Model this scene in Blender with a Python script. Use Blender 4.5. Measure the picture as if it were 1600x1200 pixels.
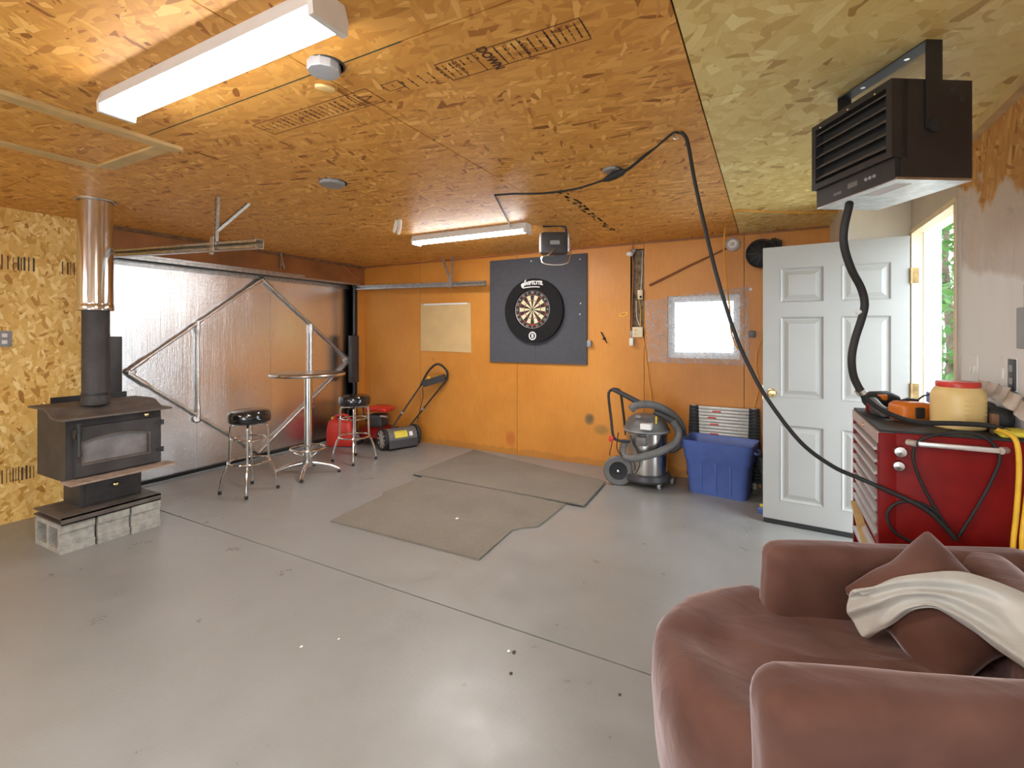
import bpy, bmesh, math, random
from mathutils import Vector, Matrix, noise, Euler
random.seed(7)
PI = math.pi
scene = bpy.context.scene
for o in list(bpy.data.objects):
    bpy.data.objects.remove(o, do_unlink=True)
COL = scene.collection

# ------------------------------------------------------------------ camera
cam_d = bpy.data.cameras.new('camera')
cam = bpy.data.objects.new('camera', cam_d)
COL.objects.link(cam)
cam.location = (0, 0, 1.42)
cam.rotation_euler = (PI/2, 0, math.radians(28.1))
cam_d.sensor_width = 36.0
cam_d.lens = 36.0*750/1600
cam_d.shift_y = -78/1600
cam_d.clip_start = 0.02
cam_d.clip_end = 200
scene.camera = cam

# ------------------------------------------------------------------ world (overcast daylight) and exposure
world = bpy.data.worlds.new('overcast_sky')
scene.world = world
world.use_nodes = True
wn = world.node_tree
wn.nodes.clear()
wo = wn.nodes.new('ShaderNodeOutputWorld')
wb_ = wn.nodes.new('ShaderNodeBackground')
wb_.inputs[0].default_value = (0.82, 0.92, 1.0, 1)
wb_.inputs[1].default_value = 8.0
wn.links.new(wb_.outputs[0], wo.inputs[0])
scene.view_settings.view_transform = 'Standard'
scene.view_settings.look = 'None'
scene.view_settings.gamma = 1
scene.view_settings.use_curve_mapping = False
scene.view_settings.exposure = 0.2
LAMP = 78.0

def portal(name, loc, rot, sx, sy):
    l = bpy.data.lights.new(name, 'AREA'); l.shape = 'RECTANGLE'; l.size = sx; l.size_y = sy
    l.cycles.is_portal = True
    o = bpy.data.objects.new(name, l); COL.objects.link(o); o.location = loc; o.rotation_euler = rot
portal('window_portal', (-0.57, 5.16, 1.49), (-PI/2, 0, 0), 0.7, 0.65)
portal('added_rear_portal', (-0.8, -3.36, 1.03), (PI/2, 0, 0), 2.2, 2.05)  # portal for the unseen rear opening, added for fill daylight
portal('door_portal', (1.0, 3.645, 1.05), (PI/2, 0, PI/2), 0.85, 2.1)

# ------------------------------------------------------------------ material helpers
class NT:
    def __init__(s, name):
        s.m = bpy.data.materials.new(name); s.m.use_nodes = True
        s.t = s.m.node_tree; s.t.nodes.clear()
        s.out = s.n('ShaderNodeOutputMaterial')
    def n(s, typ, **kw):
        nd = s.t.nodes.new(typ)
        for k, v in kw.items(): setattr(nd, k, v)
        return nd
    def l(s, a, b): s.t.links.new(a, b)
    def bsdf(s, col=(.5,.5,.5), rough=.5, metal=0, spec=.5):
        b = s.n('ShaderNodeBsdfPrincipled')
        b.inputs['Base Color'].default_value = (*col, 1)
        b.inputs['Roughness'].default_value = rough
        b.inputs['Metallic'].default_value = metal
        b.inputs['Specular IOR Level'].default_value = spec
        s.l(b.outputs[0], s.out.inputs[0])
        return b
    def coord(s):
        g = s.n('ShaderNodeNewGeometry'); return g.outputs['Position']
    def mapping(s, vec, scale=(1,1,1), rot=(0,0,0), loc=(0,0,0)):
        m = s.n('ShaderNodeMapping'); s.l(vec, m.inputs[0])
        m.inputs['Scale'].default_value = scale; m.inputs['Rotation'].default_value = rot; m.inputs['Location'].default_value = loc
        return m.outputs[0]
    def noise(s, vec, scale=5, detail=3, rough=.5, dist=0):
        n = s.n('ShaderNodeTexNoise'); s.l(vec, n.inputs['Vector'])
        n.inputs['Scale'].default_value = scale; n.inputs['Detail'].default_value = detail
        n.inputs['Roughness'].default_value = rough; n.inputs['Distortion'].default_value = dist
        return n.outputs['Fac']
    def ramp(s, fac, stops, interp='LINEAR'):
        r = s.n('ShaderNodeValToRGB'); s.l(fac, r.inputs[0])
        cr = r.color_ramp; cr.interpolation = interp
        while len(cr.elements) < len(stops): cr.elements.new(.5)
        for e, (p, c) in zip(cr.elements, stops):
            e.position = p; e.color = (*c, 1) if len(c) == 3 else c
        return r.outputs[0]
    def mix(s, fac, a, b, mode='MIX'):
        m = s.n('ShaderNodeMix', data_type='RGBA', blend_type=mode)
        for sock, v in ((m.inputs[0], fac), (m.inputs[6], a), (m.inputs[7], b)):
            if isinstance(v, (int, float)): sock.default_value = v
            elif isinstance(v, tuple): sock.default_value = (*v, 1)
            else: s.l(v, sock)
        return m.outputs[2]
    def math(s, op, a, b=0.0, clamp=False):
        m = s.n('ShaderNodeMath', operation=op); m.use_clamp = clamp
        for sock, v in ((m.inputs[0], a), (m.inputs[1], b)):
            if isinstance(v, (int, float)): sock.default_value = v
            else: s.l(v, sock)
        return m.outputs[0]
    def sep(s, vec):
        x = s.n('ShaderNodeSeparateXYZ'); s.l(vec, x.inputs[0]); return x.outputs
    def comb(s, x, y, z=0.0):
        c = s.n('ShaderNodeCombineXYZ')
        for i, v in enumerate((x, y, z)):
            if isinstance(v, (int, float)): c.inputs[i].default_value = v
            else: s.l(v, c.inputs[i])
        return c.outputs[0]
    def bump(s, h, b, strength=.3, dist=.01):
        n = s.n('ShaderNodeBump'); n.inputs['Strength'].default_value = strength; n.inputs['Distance'].default_value = dist
        s.l(h, n.inputs['Height']); s.l(n.outputs[0], b.inputs['Normal'])

MAT = {}
def plain(name, col, rough=.5, metal=0, spec=.5, vary=.12, scale=14, bump=0.0, bscale=200, sheen=0, coat=0):
    """colour with a little procedural mottling"""
    t = NT(name); b = t.bsdf(col, rough, metal, spec)
    v = t.coord()
    f = t.noise(v, scale, 3)
    lo = tuple(c*(1-vary) for c in col); hi = tuple(min(1, c*(1+vary)) for c in col)
    t.l(t.ramp(f, [(.3, lo), (.7, hi)]), b.inputs['Base Color'])
    if bump: t.bump(t.noise(v, bscale, 2), b, bump, .004)
    if sheen:
        b.inputs['Sheen Weight'].default_value = sheen; b.inputs['Sheen Roughness'].default_value = .4
        b.inputs['Sheen Tint'].default_value = (1, .82, .75, 1)
    if coat: b.inputs['Coat Weight'].default_value = coat; b.inputs['Coat Roughness'].default_value = .08
    MAT[name] = t.m
    return t.m

def osb(name, plane='xy', tint=(1,1,1), stops=None, rough=.5, main=0.0, paint=None, seed=0.0, asp=1.0, sz=1.0, big=.25):
    """oriented strand board: four layers of random wood strands"""
    t = NT(name); b = t.bsdf((.5,.3,.1), rough, 0, .35)
    p = t.sep(t.coord())
    if plane == 'xy': v = t.comb(p[0], p[1])
    elif plane == 'yz': v = t.comb(p[1], p[2])
    else: v = t.comb(p[0], p[2])
    v = t.mapping(v, loc=(seed*3.1, seed*1.7, 0))
    w = t.n('ShaderNodeTexNoise'); t.l(v, w.inputs['Vector']); w.inputs['Scale'].default_value = 6
    vw = t.n('ShaderNodeVectorMath', operation='MULTIPLY_ADD'); t.l(w.outputs['Color'], vw.inputs[0])
    vw.inputs[1].default_value = (.03,.03,0); t.l(v, vw.inputs[2]); v = vw.outputs[0]
    stops = stops or [(0,(.24,.085,.018)),(.035,(.38,.160,.040)),(.10,(.51,.245,.068)),(.5,(.57,.290,.086)),(.9,(.63,.345,.115)),(1,(.74,.46,.19))]
    col = None; hgt = None
    lay = [(main+.1, 13, 50, 0), (main-.5, 15, 52, 4.7), (main+.65, 12, 44, 9.1), (main-.15, 10, 40, 13.3), (main+1.25, 17, 55, 21.7)]
    for i, (rot, sx, sy, off) in enumerate(lay):
        vv = t.mapping(v, (1,1,1), (0,0,rot), (off,off*.37,0))
        vv = t.mapping(vv, (sx*sz, sy*asp*sz, 1))
        vo = t.n('ShaderNodeTexVoronoi', voronoi_dimensions='2D'); t.l(vv, vo.inputs['Vector']); vo.inputs['Scale'].default_value = 1
        c = t.n('ShaderNodeSeparateColor'); t.l(vo.outputs['Color'], c.inputs[0])
        cc = t.ramp(c.outputs[0], stops)
        g = t.noise(t.mapping(vv, (.6, 5, 1)), 1.0, 2)
        cc = t.mix(.14, cc, t.ramp(g, [(.3,(.25,.25,.25)),(.7,(.75,.75,.75))]), 'SOFT_LIGHT')
        if col is None: col, hgt = cc, c.outputs[2]
        else:
            m = t.math('GREATER_THAN', c.outputs[1], .50 if i < 4 else .8)
            col = t.mix(m, col, cc)
            hm = t.n('ShaderNodeMix', data_type='FLOAT'); t.l(m, hm.inputs[0]); t.l(hgt, hm.inputs[2]); t.l(c.outputs[2], hm.inputs[3]); hgt = hm.outputs[0]
    bigf = t.noise(v, 1.3, 2)
    col = t.mix(big, col, t.ramp(bigf, [(.3,(.40,.40,.40)),(.7,(.6,.6,.6))]), 'SOFT_LIGHT')
    col = t.mix(1.0, col, tint, 'MULTIPLY')
    if paint:
        col = paint(t, p, v, col)
    t.l(col, b.inputs['Base Color'])
    t.bump(hgt, b, .12, .002)
    MAT[name] = t.m
    return t.m

# ------------------------------------------------------------------ mesh helpers
class MB:
    def __init__(s): s.v = []; s.f = []
    def add(s, vs, fs):
        n = len(s.v); s.v += [tuple(p) for p in vs]; s.f += [tuple(i+n for i in f) for f in fs]; return s
    def box(s, a, b, rot=None, piv=None, bev=0.0):
        x0,y0,z0 = (min(a[i],b[i]) for i in range(3)); x1,y1,z1 = (max(a[i],b[i]) for i in range(3))
        if bev:
            bm = bmesh.new(); bmesh.ops.create_cube(bm, size=1)
            for q in bm.verts: q.co = Vector(((x0+x1)/2+q.co.x*(x1-x0), (y0+y1)/2+q.co.y*(y1-y0), (z0+z1)/2+q.co.z*(z1-z0)))
            bmesh.ops.bevel(bm, geom=list(bm.edges), offset=bev, segments=2, profile=.5, affect='EDGES', clamp_overlap=True)
            bm.verts.index_update()
            vs = [q.co.copy() for q in bm.verts]; fs = [[q.index for q in f.verts] for f in bm.faces]; bm.free()
        else:
            vs = [Vector(p) for p in ((x0,y0,z0),(x1,y0,z0),(x1,y1,z0),(x0,y1,z0),(x0,y0,z1),(x1,y0,z1),(x1,y1,z1),(x0,y1,z1))]
            fs = [(0,3,2,1),(4,5,6,7),(0,1,5,4),(1,2,6,5),(2,3,7,6),(3,0,4,7)]
        if rot is not None:
            pv = Vector(piv) if piv else Vector(((x0+x1)/2,(y0+y1)/2,(z0+z1)/2))
            R = Euler(rot).to_matrix(); vs = [R @ (p-pv) + pv for p in vs]
        return s.add(vs, fs)
    def bar(s, a, b, w, h, up=(0,0,1)):
        """rectangular bar from a to b"""
        a, b = Vector(a), Vector(b); d = (b-a).normalized(); u = Vector(up)
        if abs(d.dot(u)) > .98: u = Vector((1,0,0))
        x = d.cross(u).normalized(); y = x.cross(d).normalized()
        vs = [p + x*sx*w/2 + y*sy*h/2 for p in (a,b) for sx,sy in ((-1,-1),(1,-1),(1,1),(-1,1))]
        return s.add(vs, [(0,1,2,3),(7,6,5,4),(0,4,5,1),(1,5,6,2),(2,6,7,3),(3,7,4,0)])
    def tube(s, pts, r, seg=10, closed=False, sq=None):
        pts = [Vector(p) for p in pts]; n = len(pts)
        rr = r if isinstance(r, (list, tuple)) else [r]*n
        vs = []; prev = None
        for i in range(n):
            if closed: d = pts[(i+1) % n]-pts[i-1]
            else: d = pts[min(i+1,n-1)]-pts[max(i-1,0)]
            d.normalize()
            if prev is None:
                u = Vector((0,0,1)) if abs(d.z) < .9 else Vector((1,0,0))
                x = d.cross(u).normalized()
            else: x = (prev - d*prev.dot(d)).normalized()
            prev = x; y = d.cross(x)
            for k in range(seg):
                a = 2*PI*k/seg; vs.append(pts[i] + (x*math.cos(a)+y*math.sin(a))*rr[i])
        fs = []
        for i in range(n if closed else n-1):
            j = (i+1) % n
            for k in range(seg):
                l = (k+1) % seg; fs.append((i*seg+k, i*seg+l, j*seg+l, j*seg+k))
        if not closed:
            fs.append(tuple(range(seg))[::-1]); fs.append(tuple((n-1)*seg+k for k in range(seg)))
        return s.add(vs, fs)
    def lathe(s, prof, c=(0,0,0), seg=32, axis='z', cap=True, a0=0, a1=2*PI):
        """prof: list of (radius, height)"""
        full = abs(a1-a0-2*PI) < 1e-4; m = seg if full else seg+1
        vs = []
        for r, h in prof:
            for k in range(m):
                a = a0+(a1-a0)*k/seg; x, y = r*math.cos(a), r*math.sin(a)
                p = (x,y,h) if axis == 'z' else ((h,x,y) if axis == 'x' else (y,h,x))
                vs.append(Vector(p)+Vector(c))
        fs = []
        for i in range(len(prof)-1):
            for k in range(seg):
                l = (k+1) % m; fs.append((i*m+k, i*m+l, (i+1)*m+l, (i+1)*m+k))
        if cap and full:
            if prof[0][0] > 1e-5: fs.append(tuple(range(m))[::-1])
            if prof[-1][0] > 1e-5: fs.append(tuple((len(prof)-1)*m+k for k in range(m)))
        return s.add(vs, fs)
    def cyl(s, a, b, r, seg=20, r2=None): return s.tube([a, b], [r, r if r2 is None else r2], seg)
    def prism(s, poly, d0, d1, axis='z'):
        """poly in the two other axes (cyclic order), extruded d0..d1 along axis"""
        def P(u, v, d): return (u,v,d) if axis == 'z' else ((d,u,v) if axis == 'x' else (u,d,v))
        n = len(poly); vs = [P(u,v,d0) for u,v in poly]+[P(u,v,d1) for u,v in poly]
        fs = [tuple(range(n))[::-1], tuple(range(n,2*n))]+[(i,(i+1)%n,n+(i+1)%n,n+i) for i in range(n)]
        return s.add(vs, fs)
    def ring_plate(s, outer, inner, d0, d1, axis='z'):
        """plate with one hole, outer/inner same count"""
        def P(u, v, d): return (u,v,d) if axis == 'z' else ((d,u,v) if axis == 'x' else (u,d,v))
        n = len(outer); vs = [P(u,v,d) for d in (d0,d1) for ring in (outer,inner) for u,v in ring]
        fs = []
        for i in range(n):
            j = (i+1) % n
            fs += [(i,n+i,n+j,j),(2*n+i,2*n+j,3*n+j,3*n+i),(i,j,2*n+j,2*n+i),(n+i,3*n+i,3*n+j,n+j)]
        return s.add(vs, fs)
    def sphere(s, c, r, seg=14, sc=(1,1,1)):
        n = seg//2; prof = []
        vs0 = len(s.v)
        s.lathe([(r*math.sin(PI*i/n), -r*math.cos(PI*i/n)) for i in range(n+1)], (0,0,0), seg)
        s.v[vs0:] = [(c[0]+p[0]*sc[0], c[1]+p[1]*sc[1], c[2]+p[2]*sc[2]) for p in s.v[vs0:]]
        return s
    def grid(s, fn, nu, nv):
        vs = [Vector(fn(i/nu, j/nv)) for i in range(nu+1) for j in range(nv+1)]
        fs = [(i*(nv+1)+j, (i+1)*(nv+1)+j, (i+1)*(nv+1)+j+1, i*(nv+1)+j+1) for i in range(nu) for j in range(nv)]
        return s.add(vs, fs)
    def soft(s, half, r, n=12, fn=None):
        """rounded, evenly subdivided box; fn deforms each point"""
        bm = bmesh.new(); bmesh.ops.create_cube(bm, size=2)
        bmesh.ops.subdivide_edges(bm, edges=list(bm.edges), cuts=n, use_grid_fill=True)
        bm.verts.index_update()
        vs = []
        for q in bm.verts:
            p = Vector([q.co[i]*half[i] for i in range(3)])
            c = Vector([max(-(half[i]-r), min(half[i]-r, p[i])) for i in range(3)])
            d = p-c
            if d.length > 1e-6: p = c+d.normalized()*r
            vs.append(fn(p) if fn else p)
        fs = [[q.index for q in f.verts] for f in bm.faces]; bm.free()
        return s.add(vs, fs)
    def build(s, name, mat, parent=None, smooth=True, ang=35, world=True):
        me = bpy.data.meshes.new(name); me.from_pydata(s.v, [], s.f); me.update()
        bm = bmesh.new(); bm.from_mesh(me); bmesh.ops.recalc_face_normals(bm, faces=list(bm.faces)); bm.to_mesh(me); bm.free()
        if smooth:
            me.polygons.foreach_set('use_smooth', [True]*len(me.polygons)); me.set_sharp_from_angle(angle=math.radians(ang))
        o = bpy.data.objects.new(name, me); COL.objects.link(o)
        if mat is not None: me.materials.append(MAT[mat] if isinstance(mat, str) else mat)
        if parent is not None:
            o.parent = parent
            if world:
                root = parent
                M = Matrix.Identity(4)
                while root is not None:
                    M = root.matrix_basis @ M; root = root.parent
                me.transform(M.inverted())
        else:
            c = sum((Vector(q.co) for q in me.vertices), Vector())/max(1, len(me.vertices))
            zmin = min(q.co.z for q in me.vertices); c.z = zmin
            me.transform(Matrix.Translation(-c)); o.location = c
        return o

def thing(name, label, cat, loc=(0,0,0), rotz=0, group=None):
    o = bpy.data.objects.new(name, None); COL.objects.link(o)
    o.empty_display_size = .1; o.location = loc; o.rotation_euler = (0,0,rotz)
    o['label'] = label; o['category'] = cat
    if group: o['group'] = group
    return o
def tag(o, label, cat, group=None):
    o['label'] = label; o['category'] = cat
    if group: o['group'] = group
    return o
def struct(o, label=None):
    o['kind'] = 'structure'
    if label: o['label'] = label
    return o
def dup(root, loc, rotz, label):
    r = root.copy(); COL.objects.link(r); r.location = loc; r.rotation_euler = (0,0,rotz); r['label'] = label
    for ch in list(root.children):
        c = ch.copy(); COL.objects.link(c); c.parent = r
        for g in list(ch.children):
            d = g.copy(); COL.objects.link(d); d.parent = c
    return r
def cr(pts, n=8, closed=False):
    """Catmull-Rom through points"""
    P = [Vector(p) for p in pts]; m = len(P); out = []
    rng = range(m) if closed else range(m-1)
    for i in rng:
        if closed: a,b,c,d = P[i-1],P[i],P[(i+1)%m],P[(i+2)%m]
        else: a,b,c,d = P[max(i-1,0)],P[i],P[i+1],P[min(i+2,m-1)]
        for k in range(n):
            u = k/n
            out.append(.5*((2*b)+(c-a)*u+(2*a-5*b+4*c-d)*u*u+(3*b-a-3*c+d)*u**3))
    if not closed: out.append(P[-1])
    return out
def text_mesh(mb, txt, size, place, bold=0.0, thick=.0008):
    """flat lettering; place(u,v,w) maps text coords to the world"""
    cu = bpy.data.curves.new('t', 'FONT'); cu.body = txt; cu.size = size; cu.align_x = 'CENTER'; cu.align_y = 'CENTER'; cu.offset = bold; cu.extrude = thick; cu.resolution_u = 3
    ob = bpy.data.objects.new('t', cu); COL.objects.link(ob)
    dg = bpy.context.evaluated_depsgraph_get(); me = bpy.data.meshes.new_from_object(ob.evaluated_get(dg))
    mb.add([place(v.co.x, v.co.y, v.co.z) for v in me.vertices], [tuple(p.vertices) for p in me.polygons])
    bpy.data.objects.remove(ob, do_unlink=True); bpy.data.curves.remove(cu); bpy.data.meshes.remove(me)
    return mb

# ------------------------------------------------------------------ materials
def right_paint(t, p, v, col):
    # white paint rolled over the lower board, edge irregular, a thinner first coat above
    nz = t.noise(v, 2.2, 4, .6); ny = t.math('MULTIPLY', p[1], .9)
    e1 = t.math('ADD', p[2], t.math('MULTIPLY', nz, .75))
    e1 = t.math('ADD', e1, t.math('MULTIPLY', t.math('SUBTRACT', 3.1, p[1]), .18))
    thin = t.ramp(t.math('SUBTRACT', e1, 2.0), [(.43,(1,1,1)),(.47,(0,0,0))])
    full = t.ramp(t.math('SUBTRACT', t.math('ADD', e1, t.math('MULTIPLY', nz, -.5)), 1.0), [(.84,(1,1,1)),(.88,(0,0,0))])
    smear = t.noise(t.mapping(v, (3, .9, 1)), 3, 4)
    c1 = t.mix(t.ramp(smear, [(.3,(.72,.72,.72)),(.75,(.92,.92,.92))]), col, (.66,.62,.60))
    col = t.mix(thin, col, c1)
    return t.mix(full, col, t.mix(smear, (.76,.76,.755), (.86,.86,.855)))
osb('osb_ceiling', 'xy', (1.25,1.20,.88))
osb('osb_ceiling_pale', 'xy', (1.18,1.22,1.05), stops=[(0,(.40,.24,.08)),(.03,(.54,.36,.14)),(.10,(.63,.46,.19)),(.5,(.68,.52,.235)),(.9,(.73,.58,.29)),(1,(.82,.70,.40))], main=1.2, seed=3, asp=.55)
osb('osb_left', 'yz', (1.12,1.10,.95), stops=[(0,(.36,.15,.03)),(.05,(.52,.28,.07)),(.2,(.66,.40,.12)),(.55,(.72,.47,.165)),(.85,(.79,.56,.24)),(1,(.86,.68,.36))], main=1.4, seed=5, asp=.6, sz=1.5)
osb('osb_right', 'yz', (.95,.9,.8), main=1.5, paint=right_paint, seed=9)

def make_orange(name='orange_paint'):
    t = NT(name); b = t.bsdf((.6,.25,.05), .42, 0, .4)
    v = t.coord(); p = t.sep(v)
    big = t.noise(v, 1.1, 4, .55); fine = t.noise(t.mapping(v, (9,9,1.2)), 5, 4, .6)
    col = t.ramp(big, [(.25,(.52,.190,.026)),(.5,(.64,.260,.043)),(.78,(.72,.315,.062))])
    col = t.mix(.35, col, t.ramp(fine, [(.3,(.38,.38,.38)),(.7,(.62,.62,.62))]), 'SOFT_LIGHT')
    # water stains and scuffs
    st = t.noise(t.mapping(v, (2.3,1,.9)), 2.0, 6, .68, .6)
    stain = t.ramp(st, [(.64,(0,0,0)),(.74,(1,1,1))])
    near = t.math('LESS_THAN', p[2], 1.3)
    col = t.mix(t.math('MULTIPLY', t.math('MULTIPLY', stain, near), .45), col, (.26,.085,.015))
    # dirty edge along the floor
    z = t.math('ADD', p[2], t.math('MULTIPLY', t.noise(v, 9, 4), -.12))
    col = t.mix(t.ramp(z, [(0,(.30,.30,.30)),(.02,(.0,.0,.0))]), col, (.20,.10,.04))
    # a grey-green spray mark and a red smudge
    def spot(cx, cz, rx, rz, colr, amt, c):
        d = t.math('ADD', t.math('POWER', t.math('DIVIDE', t.math('SUBTRACT', p[0], cx), rx), 2), t.math('POWER', t.math('DIVIDE', t.math('SUBTRACT', p[2], cz), rz), 2))
        d = t.math('ADD', d, t.math('MULTIPLY', t.noise(v, 14, 3), .5))
        return t.mix(t.math('MULTIPLY', t.ramp(d, [(.35,(1,1,1)),(.95,(0,0,0))]), amt), c, colr)
    SPX = [(-1.715, 5.000, 0.495), (-1.636, 5.000, 0.432), (-2.687, 5.000, 0.186), (-4.217, 5.000, 0.414), (-4.002, 5.000, 0.975), (-3.301, 5.000, 1.078)]
    col = spot(SPX[0][0], SPX[0][2], .08, .085, (.07,.08,.05), .85, col)
    col = spot(SPX[1][0]+.05, SPX[1][2]-.04, .12, .08, (.16,.13,.04), .55, col)
    col = spot(SPX[2][0], SPX[2][2], .09, .14, (.42,.05,.02), .5, col)
    t.l(col, b.inputs['Base Color'])
    t.bump(fine, b, .12, .002)
    MAT[name] = t.m
make_orange()

def make_floor():
    t = NT('concrete_floor'); b = t.bsdf((.5,.46,.4), .38, 0, .5)
    v = t.coord()
    big = t.noise(v, .8, 5, .6); mid = t.noise(v, 5, 5, .65); fine = t.noise(v, 60, 3, .6)
    col = t.ramp(big, [(.25,(.225,.222,.208)),(.5,(.255,.252,.240)),(.75,(.280,.282,.274))])
    col = t.mix(.35, col, t.ramp(mid, [(.25,(.36,.35,.33)),(.75,(.62,.62,.63))]), 'SOFT_LIGHT')
    spots = t.noise(v, 22, 4, .7)
    col = t.mix(t.ramp(spots, [(.70,(0,0,0)),(.76,(.55,.55,.55))]), col, (.17,.145,.11))
    rust = t.noise(t.mapping(v, (1,1,1), (0,0,.5)), 2.6, 4, .6)
    col = t.mix(t.ramp(rust, [(.68,(0,0,0)),(.80,(.30,.30,.30))]), col, (.28,.215,.12))
    sc = t.noise(t.mapping(v, (2.5,16,1), (0,0,.8)), 2.4, 4, .7)
    col = t.mix(t.ramp(sc, [(.66,(0,0,0)),(.74,(.35,.35,.35))]), col, (.19,.17,.145))
    t.l(col, b.inputs['Base Color'])
    t.l(t.ramp(mid, [(.3,(.26,.26,.26)),(.7,(.46,.46,.46))]), b.inputs['Roughness'])
    wv = t.n('ShaderNodeTexWave', wave_type='BANDS', bands_direction='X'); t.l(t.mapping(v, (1,1,1), (0,0,.18)), wv.inputs['Vector'])
    wv.inputs['Scale'].default_value = 13; wv.inputs['Distortion'].default_value = 2.5; wv.inputs['Detail'].default_value = 2
    h = t.math('ADD', t.math('MULTIPLY', wv.outputs['Fac'], .13), t.math('ADD', mid, t.math('MULTIPLY', fine, .25)))
    t.bump(h, b, .22, .006)
    MAT['concrete_floor'] = t.m
make_floor()

def make_foil(name='foil', spark=.30):
    t = NT(name); b = t.bsdf((.78,.78,.78), .27, 1.0)
    v = t.coord()
    n1 = t.noise(t.mapping(v, (1,30,1.0)), 2.4, 3, .6)
    n2 = t.noise(v, 70, 3, .8); n3 = t.noise(v, 5, 3)
    t.l(t.ramp(n2, [(.36,(.84,.85,.87)),(.60,(.99,.99,.99))]), b.inputs['Base Color'])
    b.inputs['Roughness'].default_value = .24
    h = t.math('ADD', t.math('MULTIPLY', n1, .8), t.math('ADD', t.math('MULTIPLY', n2, 1.0), t.math('MULTIPLY', n3, .03)))
    t.bump(h, b, spark, .006)
    MAT[name] = t.m
    t = NT('foil_tape'); b = t.bsdf((.85,.85,.86), .34, 1.0)
    v = t.coord(); n = t.noise(v, 45, 4, .7)
    t.l(t.ramp(n, [(.3,(.70,.70,.69)),(.7,(.95,.95,.95))]), b.inputs['Base Color'])
    t.bump(n, b, .6, .006); MAT['foil_tape'] = t.m
make_foil()
make_foil('foil_smooth', .16)

def make_mat_rubber():
    t = NT('floor_mat'); b = t.bsdf((.2,.18,.15), .75, 0, .3)
    v = t.coord()
    ck = t.n('ShaderNodeTexWave', wave_type='BANDS', bands_direction='DIAGONAL'); t.l(v, ck.inputs['Vector']); ck.inputs['Scale'].default_value = 22
    big = t.noise(v, 1.7, 4, .6); f = t.noise(v, 40, 3)
    col = t.ramp(big, [(.25,(.165,.145,.116)),(.75,(.225,.200,.165))])
    col = t.mix(.3, col, t.ramp(f, [(.3,(.4,.4,.4)),(.7,(.6,.6,.6))]), 'SOFT_LIGHT')
    t.l(col, b.inputs['Base Color']); t.bump(ck.outputs['Fac'], b, .25, .004)
    MAT['floor_mat'] = t.m
make_mat_rubber()

def make_suede():
    t = NT('brown_suede'); b = t.bsdf((.15,.06,.04), .85, 0, .2)
    v = t.coord(); n = t.noise(v, 4.5, 3, .55, .2); f = t.noise(v, 130, 2)
    col = t.ramp(n, [(.25,(.085,.036,.025)),(.5,(.125,.056,.040)),(.78,(.165,.080,.060))])
    t.l(col, b.inputs['Base Color'])
    b.inputs['Sheen Weight'].default_value = .75; b.inputs['Sheen Roughness'].default_value = .38; b.inputs['Sheen Tint'].default_value = (1,.88,.92,1)
    w = t.noise(t.mapping(v, (1.0,2.6,1.4), (.3,.2,.7)), 4.5, 2, .45, .7)
    t.bump(t.math('ADD', t.math('MULTIPLY', w, 1.0), t.math('MULTIPLY', f, .06)), b, .28, .02)
    MAT['brown_suede'] = t.m
make_suede()

def make_clear_plastic():
    t = NT('clear_plastic_sheet')
    tr = t.n('ShaderNodeBsdfTransparent'); tr.inputs[0].default_value = (.93,.94,.95,1)
    gl = t.n('ShaderNodeBsdfPrincipled'); gl.inputs['Base Color'].default_value = (.8,.8,.82,1); gl.inputs['Roughness'].default_value = .12
    v = t.coord(); n = t.noise(v, 11, 4, .6, 1.5)
    bp = t.n('ShaderNodeBump'); bp.inputs['Strength'].default_value = .9; bp.inputs['Distance'].default_value = .02; t.l(n, bp.inputs['Height']); t.l(bp.outputs[0], gl.inputs['Normal'])
    mx = t.n('ShaderNodeMixShader'); t.l(t.ramp(n, [(.30,(.10,.10,.10)),(.80,(.50,.50,.50))]), mx.inputs[0])
    t.l(tr.outputs[0], mx.inputs[1]); t.l(gl.outputs[0], mx.inputs[2]); t.l(mx.outputs[0], t.out.inputs[0])
    MAT['clear_plastic_sheet'] = t.m
make_clear_plastic()
def make_glass():
    t = NT('window_glass')
    tr = t.n('ShaderNodeBsdfTransparent'); tr.inputs[0].default_value = (.95,.97,.98,1)
    gl = t.n('ShaderNodeBsdfGlossy'); gl.inputs['Roughness'].default_value = .03
    fr = t.n('ShaderNodeFresnel'); mx = t.n('ShaderNodeMixShader'); t.l(fr.outputs[0], mx.inputs[0]); t.l(tr.outputs[0], mx.inputs[1]); t.l(gl.outputs[0], mx.inputs[2]); t.l(mx.outputs[0], t.out.inputs[0])
    MAT['window_glass'] = t.m
make_glass()
def make_lamp():
    t = NT('lamp_diffuser'); e = t.n('ShaderNodeEmission'); e.inputs[0].default_value = (1.0,.985,.97,1); e.inputs[1].default_value = LAMP
    t.l(e.outputs[0], t.out.inputs[0]); MAT['lamp_diffuser'] = t.m
make_lamp()
def make_leaf():
    t = NT('leaf'); b = t.bsdf((.10,.24,.05), .6); v = t.coord()
    n = t.noise(v, 9, 3); t.l(t.ramp(n, [(.3,(.030,.085,.018)),(.7,(.115,.215,.065))]), b.inputs['Base Color'])
    b.inputs['Transmission Weight'].default_value = 0
    tl = t.n('ShaderNodeBsdfTranslucent'); tl.inputs[0].default_value = (.09,.20,.04,1)
    mx = t.n('ShaderNodeMixShader'); mx.inputs[0].default_value = .35; t.l(b.outputs[0], mx.inputs[1]); t.l(tl.outputs[0], mx.inputs[2]); t.l(mx.outputs[0], t.out.inputs[0])
    MAT['leaf'] = t.m
make_leaf()
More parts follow.
